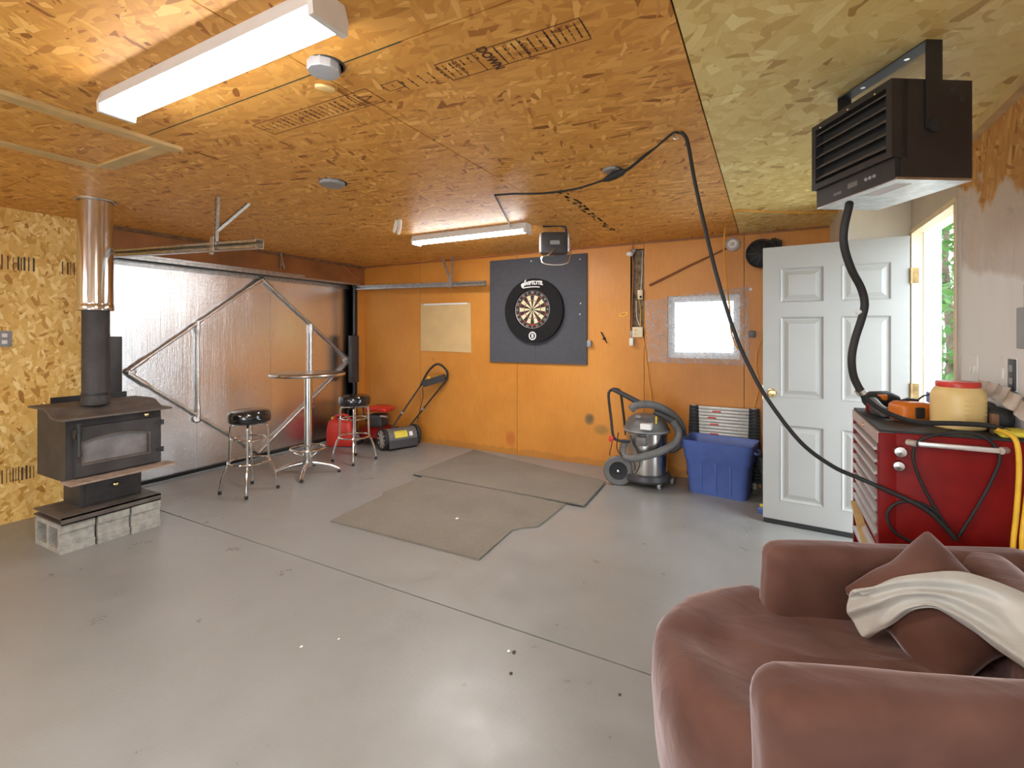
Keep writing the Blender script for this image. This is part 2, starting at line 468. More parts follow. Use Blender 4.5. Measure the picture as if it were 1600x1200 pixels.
def make_wool():
    t = NT('grey_fleece'); b = t.bsdf((.45,.44,.42), .9, 0, .2); v = t.coord()
    n = t.noise(v, 90, 3, .7); m = t.noise(v, 6, 3)
    t.l(t.ramp(m, [(.3,(.44,.43,.40)),(.7,(.57,.56,.53))]), b.inputs['Base Color']); t.bump(n, b, .35, .004)
    b.inputs['Sheen Weight'].default_value = .3; MAT['grey_fleece'] = t.m
make_wool()

plain('chrome', (.78,.79,.80), .13, 1, vary=.04)
plain('stainless', (.66,.64,.62), .22, 1, vary=.06)
plain('galvanised', (.55,.55,.54), .38, 1, vary=.2, scale=30)
plain('brass', (.80,.60,.28), .25, 1, vary=.05)
plain('stove_black', (.050,.046,.047), .55, 0, .4, vary=.25, scale=8, bump=.15)
plain('stove_dusty', (.115,.095,.082), .6, 0, .4, vary=.3, scale=9)
plain('ash_tan', (.34,.25,.19), .7, vary=.25)
plain('stove_glass', (.17,.145,.14), .16, 0, .7, vary=.3, scale=9)
plain('block_grey', (.37,.355,.32), .9, 0, .2, vary=.2, scale=25, bump=.6, bscale=140)
plain('black_paint', (.022,.021,.022), .42, 0, .5, vary=.15)
plain('black_vinyl', (.012,.012,.013), .14, 0, .6, vary=.05, coat=.4)
plain('black_rubber', (.022,.022,.023), .62, 0, .4, vary=.15)
plain('dark_plastic', (.045,.044,.047), .42, 0, .45, vary=.12)
plain('grey_plastic', (.13,.125,.12), .45, vary=.1)
plain('mid_grey', (.30,.30,.31), .45, vary=.08)
plain('red_plastic', (.58,.035,.022), .35, vary=.12)
plain('red_paint', (.19,.007,.006), .45, 0, .12, vary=.12)
plain('yellow_plastic', (.75,.52,.04), .4, vary=.08)
plain('yellow_label', (.72,.60,.06), .5, vary=.08)
plain('orange_plastic', (.62,.16,.014), .4, vary=.12)
plain('orange_cord', (.80,.36,.035), .5, vary=.1)
plain('yellow_cord', (.85,.50,.03), .5, vary=.1)
plain('copper_wire', (.55,.18,.07), .4, vary=.1)
plain('blue_plastic', (.085,.145,.44), .42, vary=.08)
plain('white_plastic', (.80,.79,.76), .4, vary=.04)
plain('white_metal', (.80,.80,.80), .35, vary=.03)
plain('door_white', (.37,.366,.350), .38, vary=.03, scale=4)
plain('cream_paint', (.70,.64,.55), .6, vary=.06, scale=5)
plain('cream_jamb', (.78,.66,.44), .5, vary=.06)
plain('pink_grey_paint', (.55,.49,.45), .6, vary=.08, scale=5)
plain('cardboard', (.66,.46,.22), .8, 0, .2, vary=.05, scale=6)
plain('felt_grey', (.085,.086,.098), .9, 0, .15, vary=.08, scale=60, bump=.2, bscale=300)
plain('dart_black', (.014,.013,.014), .85, 0, .2, vary=.1)
plain('sisal_cream', (.70,.62,.40), .85, 0, .2, vary=.06)
plain('sisal_black', (.035,.02,.018), .85, vary=.1)
plain('sisal_red', (.42,.05,.03), .85, vary=.1)
plain('sisal_green', (.03,.16,.06), .85, vary=.1)
plain('print_white', (.82,.82,.80), .6, vary=.03)
plain('print_red', (.6,.05,.04), .6, vary=.03)
plain('print_brown', (.10,.040,.018), .8, vary=.2)
plain('print_black', (.07,.055,.04), .8, vary=.2)
plain('dark_void', (.05,.030,.018), .9, vary=.4, scale=12)
plain('brown_header', (.30,.115,.030), .6, vary=.25, scale=3)
plain('wood_pine', (.62,.44,.20), .55, vary=.14, scale=9)
plain('rod_brown', (.25,.095,.025), .6, vary=.15)
plain('insulation', (.24,.17,.10), .95, vary=.5, scale=18, bump=.8, bscale=40)
plain('grime_brown', (.20,.10,.05), .8, vary=.4, scale=14)
plain('green_edge', (.035,.06,.03), .7, vary=.2)
plain('dirt', (.07,.055,.03), .95, vary=.4, scale=20)
plain('jug_cream', (.80,.58,.25), .42, vary=.04)
plain('egg_carton', (.50,.42,.36), .9, 0, .2, vary=.12, scale=20, bump=.4, bscale=120)
plain('aluminium', (.60,.58,.54), .45, .35, vary=.08)
plain('drawer_alu', (.72,.68,.66), .3, .7, vary=.05)
plain('drawer_pink', (.50,.36,.32), .35, .3, vary=.06)
plain('seal_black', (.015,.015,.015), .8, vary=.1)
plain('wall_plain', (.52,.33,.14), .7, vary=.1, scale=4)
plain('rear_wall', (.74,.71,.66), .7, vary=.05, scale=4)
plain('gravel', (.38,.37,.33), .9, vary=.2, scale=6)
plain('bark', (.14,.10,.07), .9, vary=.3, scale=12)
plain('hinge_brass', (.30,.20,.09), .45, .8, vary=.3, scale=30)
plain('bluewhite_vinyl', (.88,.90,.93), .5, vary=.02)

# ================================================================== STRUCTURE
HC = 2.366           # ceiling height
XL, YB, XR = -5.03, 5.0, 0.85
YR = -3.2            # rear wall behind the camera

def slots(lo, hi, cuts): 
    e = [lo]+list(cuts)+[hi]; return list(zip(e[:-1], e[1:]))

# floor: concrete slabs either side of a saw joint
fl = struct(MB().box((-5.6, YR-.2, -.16), (1.2, 5.3, -.035)).build('floor', 'dirt', smooth=False), 'pale grey concrete garage floor with saw joints')
gapj = .009
def slab(poly): MB().prism(poly, -.10, 0).build('concrete_slab', 'concrete_floor', fl, smooth=False)
jy0, jy1 = 2.090, 2.020     # joint runs slightly skew
slab([(-5.6,YR-.2),(1.2,YR-.2),(1.2,jy1-gapj/2),(-5.6,jy0-gapj/2)])
slab([(-5.6,jy0+gapj/2),(1.2,jy1+gapj/2),(1.2,5.3),(-5.6,5.3)])

# ceiling: OSB sheets with open joints
ce_ = struct(MB().box((-5.3, YR-.2, HC+.014), (1.1, 5.2, HC+.14)).build('ceiling', 'dirt', smooth=False), 'OSB sheet ceiling with open joints between the sheets')
g = .003
def sheet(x0, x1, y0, y1, mat): MB().box((x0+g, y0+g, HC), (x1-g, y1-g, HC+.012)).build('osb_sheet', mat, ce_, smooth=False)
for (x0, x1), ys, mt in (
    ((-5.05,-3.82), (-1.25,1.19,3.63), 'osb_ceiling'), ((-3.82,-2.622), (-2.4,.04,2.48), 'osb_ceiling'),
    ((-2.622,-1.44), (-1.24,1.20), 'osb_ceiling'), ((-1.44,-.243), (-1.22,1.20), 'osb_ceiling'),
    ((-.243,.87), (-.4,2.075), 'osb_ceiling_pale')):
    for y0, y1 in slots(YR, 5.02, ys): sheet(x0, x1, y0, y1, mt)
MB().box((-2.59,1.1975,HC-.0006),(-1.05,1.2025,HC+.008)).build('green_sheet_edge', 'green_edge', ce_, smooth=False)

# printed grade stamps on the ceiling sheet
st = MB(); stamp_y0, stamp_y1 = 1.36, 1.475
def ln(a, b, w=.003): st.bar((a[0],a[1],HC-.0006), (b[0],b[1],HC-.0006), w, .0008)
def fr(x0, x1, y0, y1):
    ln((x0,y0),(x1,y0)); ln((x0,y1),(x1,y1)); ln((x0,y0),(x0,y1)); ln((x1,y0),(x1,y1))
xa, xb = -2.06, -1.37
fr(xa, xb, 1.365, 1.475); ln((-1.47,1.365),(-1.47,1.475)); 
random.seed(3)
def scribble(x0, x1, y0, y1, rows):
    for r in range(rows):
        x = x0+.012+(x1-x0-.024)*r/max(1,rows-1); y = y0+.01
        while y < y1-.012:
            d = random.uniform(.006,.022); ln((x,y),(x,min(y+d,y1-.01)), random.choice((.003,.004,.006))); y += d+random.uniform(.003,.008)
scribble(-1.46,-1.55,1.37,1.47,4); scribble(-1.57,-1.72,1.37,1.47,7); scribble(-1.75,-1.88,1.37,1.47,6); scribble(-1.9,-2.02,1.38,1.46,5)
ln((-1.45,1.40),(-1.39,1.42),.004); ln((-1.39,1.42),(-1.45,1.44),.004); ln((-1.45,1.44),(-1.45,1.40),.004)
fr(-1.30,-1.22,1.375,1.425); scribble(-1.225,-1.295,1.38,1.42,3); scribble(-1.10,-1.21,1.375,1.46,4)
fr(-1.035,-.50,1.36,1.475)
for x in (-.965,-.885,-.80,-.715,-.62): ln((x,1.36),(x,1.475))
scribble(-.97,-1.03,1.365,1.47,4); scribble(-.89,-.96,1.365,1.42,4); scribble(-.72,-.79,1.365,1.47,4); scribble(-.63,-.70,1.365,1.47,4); scribble(-.51,-.61,1.365,1.47,6)
text_mesh(st, 'DOWN', .05, lambda u,v,w: (-.842+v, 1.418+u*.85, HC-.0008+w*.2), .002)
st.build('printed_stamp', 'print_brown', ce_, smooth=False)
# dark damp streaks on the ceiling
sk = MB()
random.seed(5)
for i in range(60):
    u = random.random(); x = -1.21-.05*u+random.uniform(-.03,.03); y = 2.95+1.35*u**.9
    sk.box((x-.01,y-.03,HC-.0012),(x+random.uniform(.002,.014),y+random.uniform(-.02,.03),HC-.0004))
sk.build('mould_streak', 'dirt', ce_, smooth=False)

# back wall: hollow behind the sheets, window hole
WX0, WX1, WZ0, WZ1 = -.895, -.235, 1.180, 1.800
wb = MB()
for a, b in (((-5.3,5.012,-.1),(WX0,5.14,2.5)), ((WX1,5.012,-.1),(1.2,5.14,2.5)), ((WX0,5.012,-.1),(WX1,5.14,WZ0)), ((WX0,5.012,WZ1),(WX1,5.14,2.5))):
    if a[0] == -5.3:   # leave the open stud bay
        wb.box(a, (-1.272,5.14,2.5)); wb.box((-1.272,5.09,-.1),(-1.128,5.14,2.5)); wb.box((-1.128,5.012,-.1),(WX0,5.14,2.5)); wb.box((-1.272,5.012,-.1),(-1.128,5.09,1.40)); wb.box((-1.272,5.012,2.30),(-1.128,5.09,2.5))
    else: wb.box(a, b)
wall_back = struct(wb.build('wall_back', 'dirt', smooth=False), 'orange painted plywood back wall')
g = .0025
def ply(parts):
    m = MB()
    for a, b in parts: m.box((a[0],5.0,a[1]),(b[0],5.012,b[1]))
    m.build('plywood_sheet', 'orange_paint', wall_back, smooth=False)
ply([((-5.1,-.02),(-4.035-g,2.40))])
ply([((-4.035+g,-.02),(-2.6-g,2.40))])
ply([((-2.6+g,-.02),(-1.270,2.40)), ((-1.270,-.02),(-1.128-g,1.40)), ((-1.270,2.30),(-1.128-g,2.40))])
ply([((-1.128+g,-.02),(WX0,2.40)), ((WX0,-.02),(-.2-g,WZ0)), ((WX0,WZ1),(-.2-g,2.40)), ((WX1,WZ0),(-.2-g,WZ1))])
ply([((-.2+g,-.02),(.52,2.40))])
MB().box((-1.268,5.06,1.40),(-1.132,5.088,2.30)).build('insulation', 'insulation', wall_back)
MB().box((-5.03,4.990,2.348),(.47,5.001,2.366)).build('top_gap_strip', 'brown_header', wall_back, smooth=False)

# window with white vinyl frame, glass, plastic sheet taped over it
win = struct(MB().ring_plate([(WX0,WZ0),(WX1,WZ0),(WX1,WZ1),(WX0,WZ1)], [(WX0+.035,WZ0+.035),(WX1-.035,WZ0+.035),(WX1-.035,WZ1-.035),(WX0+.035,WZ1-.035)], 5.03, 5.11, 'y').build('window_1', 'bluewhite_vinyl', smooth=False), 'small white vinyl window glowing with daylight')
MB().ring_plate([(WX0+.035,WZ0+.035),(WX1-.035,WZ0+.035),(WX1-.035,WZ1-.035),(WX0+.035,WZ1-.035)], [(WX0+.06,WZ0+.06),(WX1-.06,WZ0+.06),(WX1-.06,WZ1-.06),(WX0+.06,WZ1-.06)], 5.05, 5.09, 'y').build('sash', 'bluewhite_vinyl', win, smooth=False)
MB().box((WX0+.06,5.065,WZ0+.06),(WX1-.06,5.071,WZ1-.06)).build('pane', 'window_glass', win, smooth=False)
PS = [(-1.114, 4.985, 1.761), (-0.160, 4.985, 1.867), (-0.150, 4.985, 1.122), (-1.088, 4.985, 1.138)]
def sheetfn(u, v):
    a = Vector(PS[0]).lerp(Vector(PS[1]), u); b = Vector(PS[3]).lerp(Vector(PS[2]), u); p = a.lerp(b, v)
    e = min(u, 1-u, v, 1-v)
    p.y += -.004 - .010*noise.noise(Vector((u*9, v*4, 1.3))) - .008*noise.noise(Vector((u*22, v*14, 4.1))) - .012*min(1, e*8)
    p.z += .010*noise.noise(Vector((u*7, 0, 2))) ; p.x += .012*noise.noise(Vector((3, v*6, 2)))*(1-u)
    return p
tag(MB().grid(sheetfn, 40, 30).build('plastic_sheet', 'clear_plastic_sheet'), 'wrinkled clear plastic sheet taped over the small window', 'plastic sheet')

# left wall: OSB board, header over the garage door, jamb strip
DY0, DY1, DZ = 2.0, 4.87, 2.105
wl = MB()
wl.box((-5.3,YR-.2,-.1),(-5.043,DY0,2.5)).box((-5.3,DY0,DZ),(-5.043,5.1,2.5)).box((-5.3,DY1,-.1),(-5.043,5.1,DZ))
wall_left = struct(wl.build('wall_left', 'dirt', smooth=False), 'left wall of OSB sheets and painted header around the garage door')
for y0, y1 in slots(YR, DY0, (-.62,)): MB().box((-5.043,y0+.002,-.02),(XL,y1-.002,HC)).build('osb_sheet', 'osb_left', wall_left, smooth=False)
MB().box((-5.043,DY0,DZ),(XL,5.0,2.335)).build('header_board', 'brown_header', wall_left, smooth=False)
MB().box((-5.05,DY0,2.335),(XL+.02,5.0,HC)).build('header_trim', 'grime_brown', wall_left, smooth=False)
MB().box((-5.3,DY1,-.02),(XL,5.0,DZ)).build('jamb_board', 'orange_paint', wall_left, smooth=False)
MB().box((-5.3,DY0-.03,-.02),(-5.041,DY0,DZ)).build('jamb_board', 'wood_pine', wall_left, smooth=False)
bc = MB(); random.seed(11)
for zc, h in ((1.96,.11), (.36,.11)):
    y = 1.36
    while y < 1.93:
        if not (1.55 < y < 1.68):
            bc.box((XL,y,zc-h/2),(XL+.0008,y+random.choice((.004,.007,.011)),zc+h/2*random.uniform(.7,1)))
        y += random.uniform(.014,.034)
bc.build('printed_bars', 'print_black', wall_left, smooth=False)

# garage door: one-piece tilt-up door faced with foil board, taped truss rods
gd = struct(MB().box((-5.26,DY0+.01,.02),(-5.205,DY1-.005,DZ-.005)).build('door_1', 'galvanised', smooth=False), 'tilt-up garage door faced with silver foil insulation')
def foilfn(y0, y1):
    def f(u, v):
        y = y0+(y1-y0)*u; z = .035+(DZ-.045)*v
        return (-5.190+.003*noise.noise(Vector((y*1.7, z*1.3, .5)))+.0015*noise.noise(Vector((y*9, z*2, 3.5))), y, z)
    return f
for y0, y1, fm in ((DY0+.01,2.83,'foil'),(2.832,3.66,'foil'),(3.662,DY1-.005,'foil_smooth')):
    MB().grid(foilfn(y0, y1), 24, 40).build('foil_panel', fm, gd)
XD = -5.165
rods = [((2.23,1.09),(3.53,2.06)), ((3.53,2.06),(4.83,1.07)), ((2.23,1.05),(3.49,.06)), ((4.83,1.03),(3.49,.06)), ((2.83,1.555),(2.83,.57)), ((4.21,1.55),(4.21,.50))]
random.seed(2)
for (a, b) in rods:
    n = 40; pts = []; rr = []
    for i in range(n+1):
        u = i/n; pts.append((XD+random.uniform(-.002,.002), a[0]+(b[0]-a[0])*u+random.uniform(-.002,.002), a[1]+(b[1]-a[1])*u+random.uniform(-.002,.002)))
        e = min(u, 1-u); rr.append((.016 if e > .1 else .024)+random.uniform(-.002,.003))
    MB().tube(pts, rr, 8).build('truss_rod', 'foil_tape', gd, ang=60)
for y, z in ((3.53,2.05),(2.24,1.07),(4.82,1.05),(2.83,.55),(4.21,.48)):
    m = MB(); random.seed(int(y*100))
    m.sphere((XD-.005,y,z), .045, 12, (.5,1.1,.9)); m.v = [tuple(c+random.uniform(-.006,.006) for c in q) for q in m.v]
    m.build('tape_wad', 'foil_tape', gd, ang=20)
MB().box((-5.20,DY0+.01,.004),(-5.16,DY1,.035)).build('bottom_seal', 'seal_black', gd, smooth=False)
MB().box((-5.215,DY0+.01,DZ-.055),(-5.172,DY1-.01,DZ-.012)).build('top_rail', 'galvanised', gd, smooth=False)
MB().box((-5.045,DY0,DZ-.012),(XL+.006,DY1+.05,DZ+.012)).build('header_flashing', 'galvanised', wall_left, smooth=False)

# right wall with door opening; jog behind the door
OY0, OY1, OZ = 3.222, 4.075, 2.090
wr = MB()
wr.box((.862,YR-.2,-.1),(.985,OY0,2.5)).box((.862,OY0,OZ+.03),(.985,4.2,2.5)).box((.862,4.11,-.1),(.985,5.1,2.5))
wall_right = struct(wr.build('wall_right', 'wall_plain', smooth=False), 'right wall of OSB half covered with white paint')
for y0, y1 in slots(YR, OY0, (.3,)): MB().box((XR,y0+.001,-.02),(.862,y1-.001,HC)).build('osb_sheet', 'osb_right', wall_right, smooth=False)
MB().box((XR,OY0+.001,OZ+.012),(.862,4.12,HC)).build('header_panel', 'pink_grey_paint', wall_right, smooth=False)
jog = struct(MB().box((.474,4.13,-.02),(.87,5.05,2.40)).build('wall_jog', 'cream_paint', smooth=False), 'cream painted wall return behind the open door')
MB().box((.470,4.124,0),(.505,4.131,HC)).build('corner_bead', 'white_plastic', jog, smooth=False)
MB().box((.81,2.2-.5,HC-.045),(XR,OY0+.05,HC)).build('corner_batten', 'wood_pine', wall_right, smooth=False)
MB().box((-5.3,YR-.15,-.1),(-1.9,YR,2.5)).box((.3,YR-.15,-.1),(1.1,YR,2.5)).box((-1.9,YR-.15,2.06),(.3,YR,2.5)).build('wall_rear', 'rear_wall', smooth=False)['kind'] = 'structure'  # wide opening added in the unseen rear wall to let in fill daylight
# door frame
fr_ = MB()
fr_.box((.838,4.055,0),(.90,4.11,OZ)).box((.838,OY0-.012,0),(.905,OY0+.018,OZ)).box((.838,OY0-.012,OZ-.004),(.905,4.11,OZ+.026))
tr1 = struct(fr_.build('trim_1', 'cream_jamb', smooth=False), 'cream painted wooden door frame')
tr2 = struct(MB().box((.90,4.045,0),(.988,4.12,OZ+.02)).box((.905,OY0-.06,0),(.988,OY0+.008,OZ+.02)).box((.90,OY0-.06,OZ+.006),(.988,4.12,OZ+.08)).build('trim_2', 'bluewhite_vinyl', smooth=False), 'white outer door frame')
MB().box((.842,OY0-.05,0),(.8502,OY0-.012,OZ+.02)).build('casing_strip', 'pink_grey_paint', tr1, smooth=False)
MB().box((.862,OY0,-.05),(1.05,4.11,.018)).build('threshold', 'galvanised', tr1, smooth=False)

# open six-panel door
HX, HY_, = .825, 4.030
FX, FY_ = -.036, 4.101
dw = math.hypot(HX-FX, HY_-FY_)
door = bpy.data.objects.new('door_2', None); COL.objects.link(door); struct(door, 'white six-panel entry door standing open')
door.location = (FX, FY_, .025); door.rotation_euler = (0,0,math.atan2(HY_-FY_, HX-FX))
DH = 2.045
sl = MB()
# slab face built around six recessed panels (local x = width from free edge, y = depth)
cols = [(.118,.385),(.495,.765)]
rows = [(.16,.72),(.93,1.52),(1.63,1.88)]
xs = [0]+[c for q in cols for c in q]+[dw]; zs = [0]+[c for q in rows for c in q]+[DH]
for i in range(len(xs)-1):
    for j in range(len(zs)-1):
        hole = any(abs(xs[i]-c[0])<1e-6 for c in cols) and any(abs(zs[j]-r[0])<1e-6 for r in rows)
        if hole: sl.box((xs[i],.010,zs[j]),(xs[i+1],.042,zs[j+1]))
        else: sl.box((xs[i],0,zs[j]),(xs[i+1],.042,zs[j+1]))
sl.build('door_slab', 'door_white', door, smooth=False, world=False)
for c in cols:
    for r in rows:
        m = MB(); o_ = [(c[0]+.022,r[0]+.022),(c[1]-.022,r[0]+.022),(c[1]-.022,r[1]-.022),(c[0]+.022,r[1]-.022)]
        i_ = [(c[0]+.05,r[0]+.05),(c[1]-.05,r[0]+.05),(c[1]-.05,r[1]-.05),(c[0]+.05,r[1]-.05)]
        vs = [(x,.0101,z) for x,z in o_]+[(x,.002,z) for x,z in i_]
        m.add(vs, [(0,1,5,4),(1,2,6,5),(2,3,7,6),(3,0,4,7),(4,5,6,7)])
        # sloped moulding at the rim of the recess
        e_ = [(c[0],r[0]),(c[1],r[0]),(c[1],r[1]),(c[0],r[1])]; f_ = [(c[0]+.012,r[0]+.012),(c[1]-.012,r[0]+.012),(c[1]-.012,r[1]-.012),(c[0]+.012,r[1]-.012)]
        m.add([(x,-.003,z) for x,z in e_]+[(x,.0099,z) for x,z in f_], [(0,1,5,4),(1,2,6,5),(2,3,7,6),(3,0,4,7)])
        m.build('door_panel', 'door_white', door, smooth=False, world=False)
MB().box((0.004,-.004,-.02),(dw-.004,.046,.012)).build('door_sweep', 'seal_black', door, smooth=False, world=False)
kn = MB().lathe([(.03,0),(.032,.006),(.012,.012),(.011,.035),(.026,.045),(.030,.058),(.022,.07),(0,.073)], seg=24)
kn.v = [(.062+x, -z, .955+y) for x,y,z in kn.v]
kn.build('knob', 'brass', door, world=False)
MB().box((-.003,.008,.90),(.0,.034,1.01)).build('latch_plate', 'brass', door, smooth=False, world=False)
for z in (.22,1.02,1.78):
    m = MB().box((dw-.004,-.006,z-.05),(dw+.045,.006,z+.05)).cyl((dw+.004,-.008,z-.052),(dw+.004,-.008,z+.052),.008,10)
    m.build('hinge', 'hinge_brass', door, world=False)

# outside: gravel yard and shrubs seen through the doorway
gr = struct(MB().box((-9,-9,-.35),(14,26,-.25)).build('ground', 'gravel', smooth=False))
def shrub(loc, h, r, n, seed, label):
    random.seed(seed); t = thing('leafy_tree', label, 'tree', loc, 0, 'trees outside the open door')
    MB().tube([(0,0,0),(.05,.02,h*.3),(-.03,.06,h*.6),(.02,0,h*.85)], [.09,.07,.045,.02], 8).build('trunk', 'bark', t, world=False)
    m = MB()
    for i in range(n):
        a = random.uniform(0,2*PI); zz = random.uniform(.06,1); rr = r*math.sin(PI*min(.97,zz*.75+.2))*math.sqrt(random.random())*1.15
        c = Vector((rr*math.cos(a), rr*math.sin(a), zz*h)); s_ = random.uniform(.05,.11)
        d = Vector((random.uniform(-1,1),random.uniform(-1,1),random.uniform(-.6,.6))).normalized(); u = d.cross(Vector((random.uniform(-1,1),random.uniform(-1,1),1))).normalized()
        m.add([c-d*s_, c+u*s_*.5+d*s_*.1, c+d*s_*1.1, c-u*s_*.5+d*s_*.1], [(0,1,2,3)])
    o = m.build('foliage', 'leaf', t, smooth=False, world=False); o['kind'] = 'stuff'
shrub((2.35,9.3,-.25), 4.6, 1.5, 5200, 1, 'leafy green tree seen through the doorway')
shrub((5.6,10.0,-.25), 4.0, 1.5, 2200, 2, 'broad green tree outside, to the right of the doorway tree')
shrub((4.6,5.9,-.25), 4.6, 1.4, 2600, 8, 'added unseen green tree shading the doorway, nearer than the far trees')  # tree added out of view to cut the daylight reaching the doorway
shrub((3.2,13.4,-.25), 5.2, 1.8, 2600, 3, 'tall green tree farthest from the doorway')

# ================================================================== LIGHT FIXTURES
def shop_light(x0, x1, y, zt, label, tilt=0.0):
    t = thing('shop_light', label, 'ceiling light', ((x0+x1)/2, y, zt-.06), tilt, 'white strip shop lights')
    h = (x1-x0)/2
    m = MB(); prof = [(-.062,.018),(-.046,.06),(.046,.06),(.062,.018),(.055,.012),(-.055,.012)]
    m.prism([(a,b-.014 if b<.03 else b) for a,b in prof[:4]], -h, h, 'x'); m.build('housing', 'white_metal', t, smooth=False, world=False)
    d = MB(); pr = [(-.056,.006)]+[(-.056*math.cos(PI*k/10), -.002-.016*math.sin(PI*k/10)) for k in range(0,11)]+[(.056,.006)]
    d.prism(pr, -h+.02, h-.02, 'x'); d.build('diffuser', 'lamp_diffuser', t, world=False)
    for s_ in (-1,1):
        MB().prism([(-.063,.017),(-.047,.062),(.047,.062),(.063,.017),(.060,-.024),(-.060,-.024)], s_*(h+.003), s_*(h-.018), 'x').build('end_cap', 'white_plastic', t, smooth=False, world=False)
    return t
shop_light(-2.295,-1.08, .945, HC, 'long bright strip light on the ceiling above the stove side')
shop_light(-3.03,-1.81, 3.68, HC, 'white strip light near the back wall and dartboard')
shop_light(-1.35,-.13,-.75, HC, 'added strip light for fill, unseen on the ceiling behind the viewer')  # extra fixture added out of view to brighten the room
shop_light(-4.55,-3.33,-1.4, HC, 'added strip light for fill, unseen on the ceiling in the rear corner')  # second added fixture, also unseen, for fill light

# ================================================================== WOOD STOVE
for i, yc in enumerate((1.443,1.637,1.826)):
    m = MB(); x0, x1, y0, y1 = -4.40+.006*i, -4.008+.012*i, yc-.09, yc+.09
    m.box((x0,y0,0),(x1,y1,.032)).box((x0,y0,.158),(x1,y1,.19)).box((x0,y0,.032),(x0+.035,y1,.158))
    m.box((x1-.045,y0,.032),(x1-.010,y1,.158)).box(((x0+x1)/2-.017,y0,.032),((x0+x1)/2+.017,y1,.158))
    m.box((x1-.012,y0,.032),(x1,y1,.05)).box((x1-.012,y0,.135),(x1,y1,.158))
    tag(m.build('concrete_block', 'block_grey', smooth=False), ('grey concrete block under the left end of the wood stove, holes showing', 'grey concrete block under the middle of the wood stove', 'grey concrete block under the right end of the wood stove')[i], 'concrete block', 'blocks under the stove')

ws = thing('wood_stove', 'black pedestal wood stove with arched glass door on concrete blocks', 'wood stove', (-4.22,1.66,.19))
MB().box((-4.42,1.35,.19),(-3.985,1.92,.198)).box((-3.995,1.35,.150+.04),(-3.985,1.92,.235)).box((-4.42,1.35,.226),(-3.985,1.92,.235)).build('base_plate', 'stove_dusty', ws, smooth=False)
MB().box((-4.40,1.50,.235),(-4.13,1.86,.46), bev=.006).build('pedestal', 'stove_black', ws)
dr = MB().box((-4.13,1.525,.25),(-4.115,1.845,.435), bev=.004).build('ash_drawer', 'stove_black', ws)
MB().lathe([(.007,0),(.006,.012),(.016,.02),(.017,.028),(.009,.036),(0,.037)], (-4.115,1.685,.355), 16, 'x').build('knob', 'brass', dr)
prof = [(-4.47,.452),(-4.03,.452),(-4.03,.862),(-4.13,.864),(-4.22,.915),(-4.47,.915)]
MB().prism([(x,z) for x,z in prof], 1.385, 1.94, 'y').build('firebox', 'stove_black', ws, smooth=False)
tp = [(-4.50,.925),(-4.23,.925),(-4.185,.912),(-4.14,.882),(-4.10,.874),(-3.965,.872),(-3.962,.860),(-4.105,.860),(-4.15,.868),(-4.20,.900),(-4.24,.913),(-4.50,.913)]
MB().prism(tp, 1.345, 1.985, 'y').build('top_plate', 'stove_dusty', ws)
MB().box((-4.03,1.36,.452),(-3.885,1.975,.464)).build('ash_lip', 'ash_tan', ws, smooth=False)
# door with arched window
def arch(y0, y1, z0, zs_, zp, n=12):
    pts = []
    for k in range(n): pts.append((y0+(y1-y0)*k/n, z0))
    for k in range(6): pts.append((y1, z0+(zs_-z0)*k/6))
    for k in range(n): 
        u = k/n; pts.append((y1+(y0-y1)*u, zs_+(zp-zs_)*math.sin(PI*u)))
    for k in range(6): pts.append((y0, zs_+(z0-zs_)*k/6))
    return pts
sd = MB().ring_plate(arch(1.425,1.925,.478,.805,.806), arch(1.462,1.845,.560,.700,.728), -4.03, -3.995, 'x').build('stove_door', 'stove_black', ws, smooth=False)
MB().ring_plate(arch(1.452,1.855,.550,.706,.738), arch(1.464,1.843,.562,.698,.726), -3.997, -3.989, 'x').build('glass_rim', 'stove_dusty', sd, smooth=False)
MB().prism(arch(1.46,1.847,.558,.702,.73), -4.018, -4.010, 'x').build('door_glass', 'stove_glass', sd, smooth=False)
hd = MB().box((-3.995,1.405,.735),(-3.955,1.445,.80), bev=.006)
hd.tube([(-3.945,1.425,.83),(-3.945,1.425,.78),(-3.942,1.425,.70),(-3.94,1.425,.625)], [.014,.012,.010,.012], 10); hd.box((-3.955,1.412,.77),(-3.935,1.438,.84), bev=.006)
hd.build('door_handle', 'black_paint', sd)
for z in (.565,.765): MB().cyl((-3.992,1.932,z-.018),(-3.992,1.932,z+.018),.010,10).box((-4.0,1.895,z-.008),(-3.987,1.935,z+.008)).build('hinge', 'black_paint', sd)
MB().lathe([(.005,0),(.005,.03),(.014,.034),(.016,.044),(.008,.052),(0,.053)], (-4.03,1.83,.835), 14, 'x').build('damper_knob', 'brass', ws)
MB().box((-4.525,1.47,.40),(-4.515,1.93,.965)).build('heat_shield', 'black_paint', ws, smooth=False)

PXC, PYC = -4.205, 1.609
sp = thing('stove_pipe', 'stove chimney pipe, matte black below and shiny steel above', 'stove pipe', (PXC,PYC,.925))
MB().lathe([(.082,.925),(.082,.965),(.075,.98),(.075,1.625)], (PXC,PYC,0), 36).build('black_pipe', 'stove_black', sp)
MB().lathe([(.077,.99),(.079,1.0),(.077,1.01)], (PXC,PYC,0), 36, cap=False).build('pipe_seam', 'black_paint', sp)
MB().lathe([(.070,1.592),(.101,1.592),(.101,1.62),(.103,1.63),(.101,1.64),(.100,2.37)], (PXC,PYC,0), 48, cap=False).build('steel_pipe', 'chrome', sp)
MB().lathe([(.102,1.586),(.105,1.59),(.105,1.625),(.102,1.63)], (PXC,PYC,0), 48, cap=False).build('locking_band', 'chrome', sp)
MB().lathe([(.104,2.352),(.118,2.356),(.118,2.366)], (PXC,PYC,0), 48, cap=False).build('ceiling_ring', 'galvanised', sp)

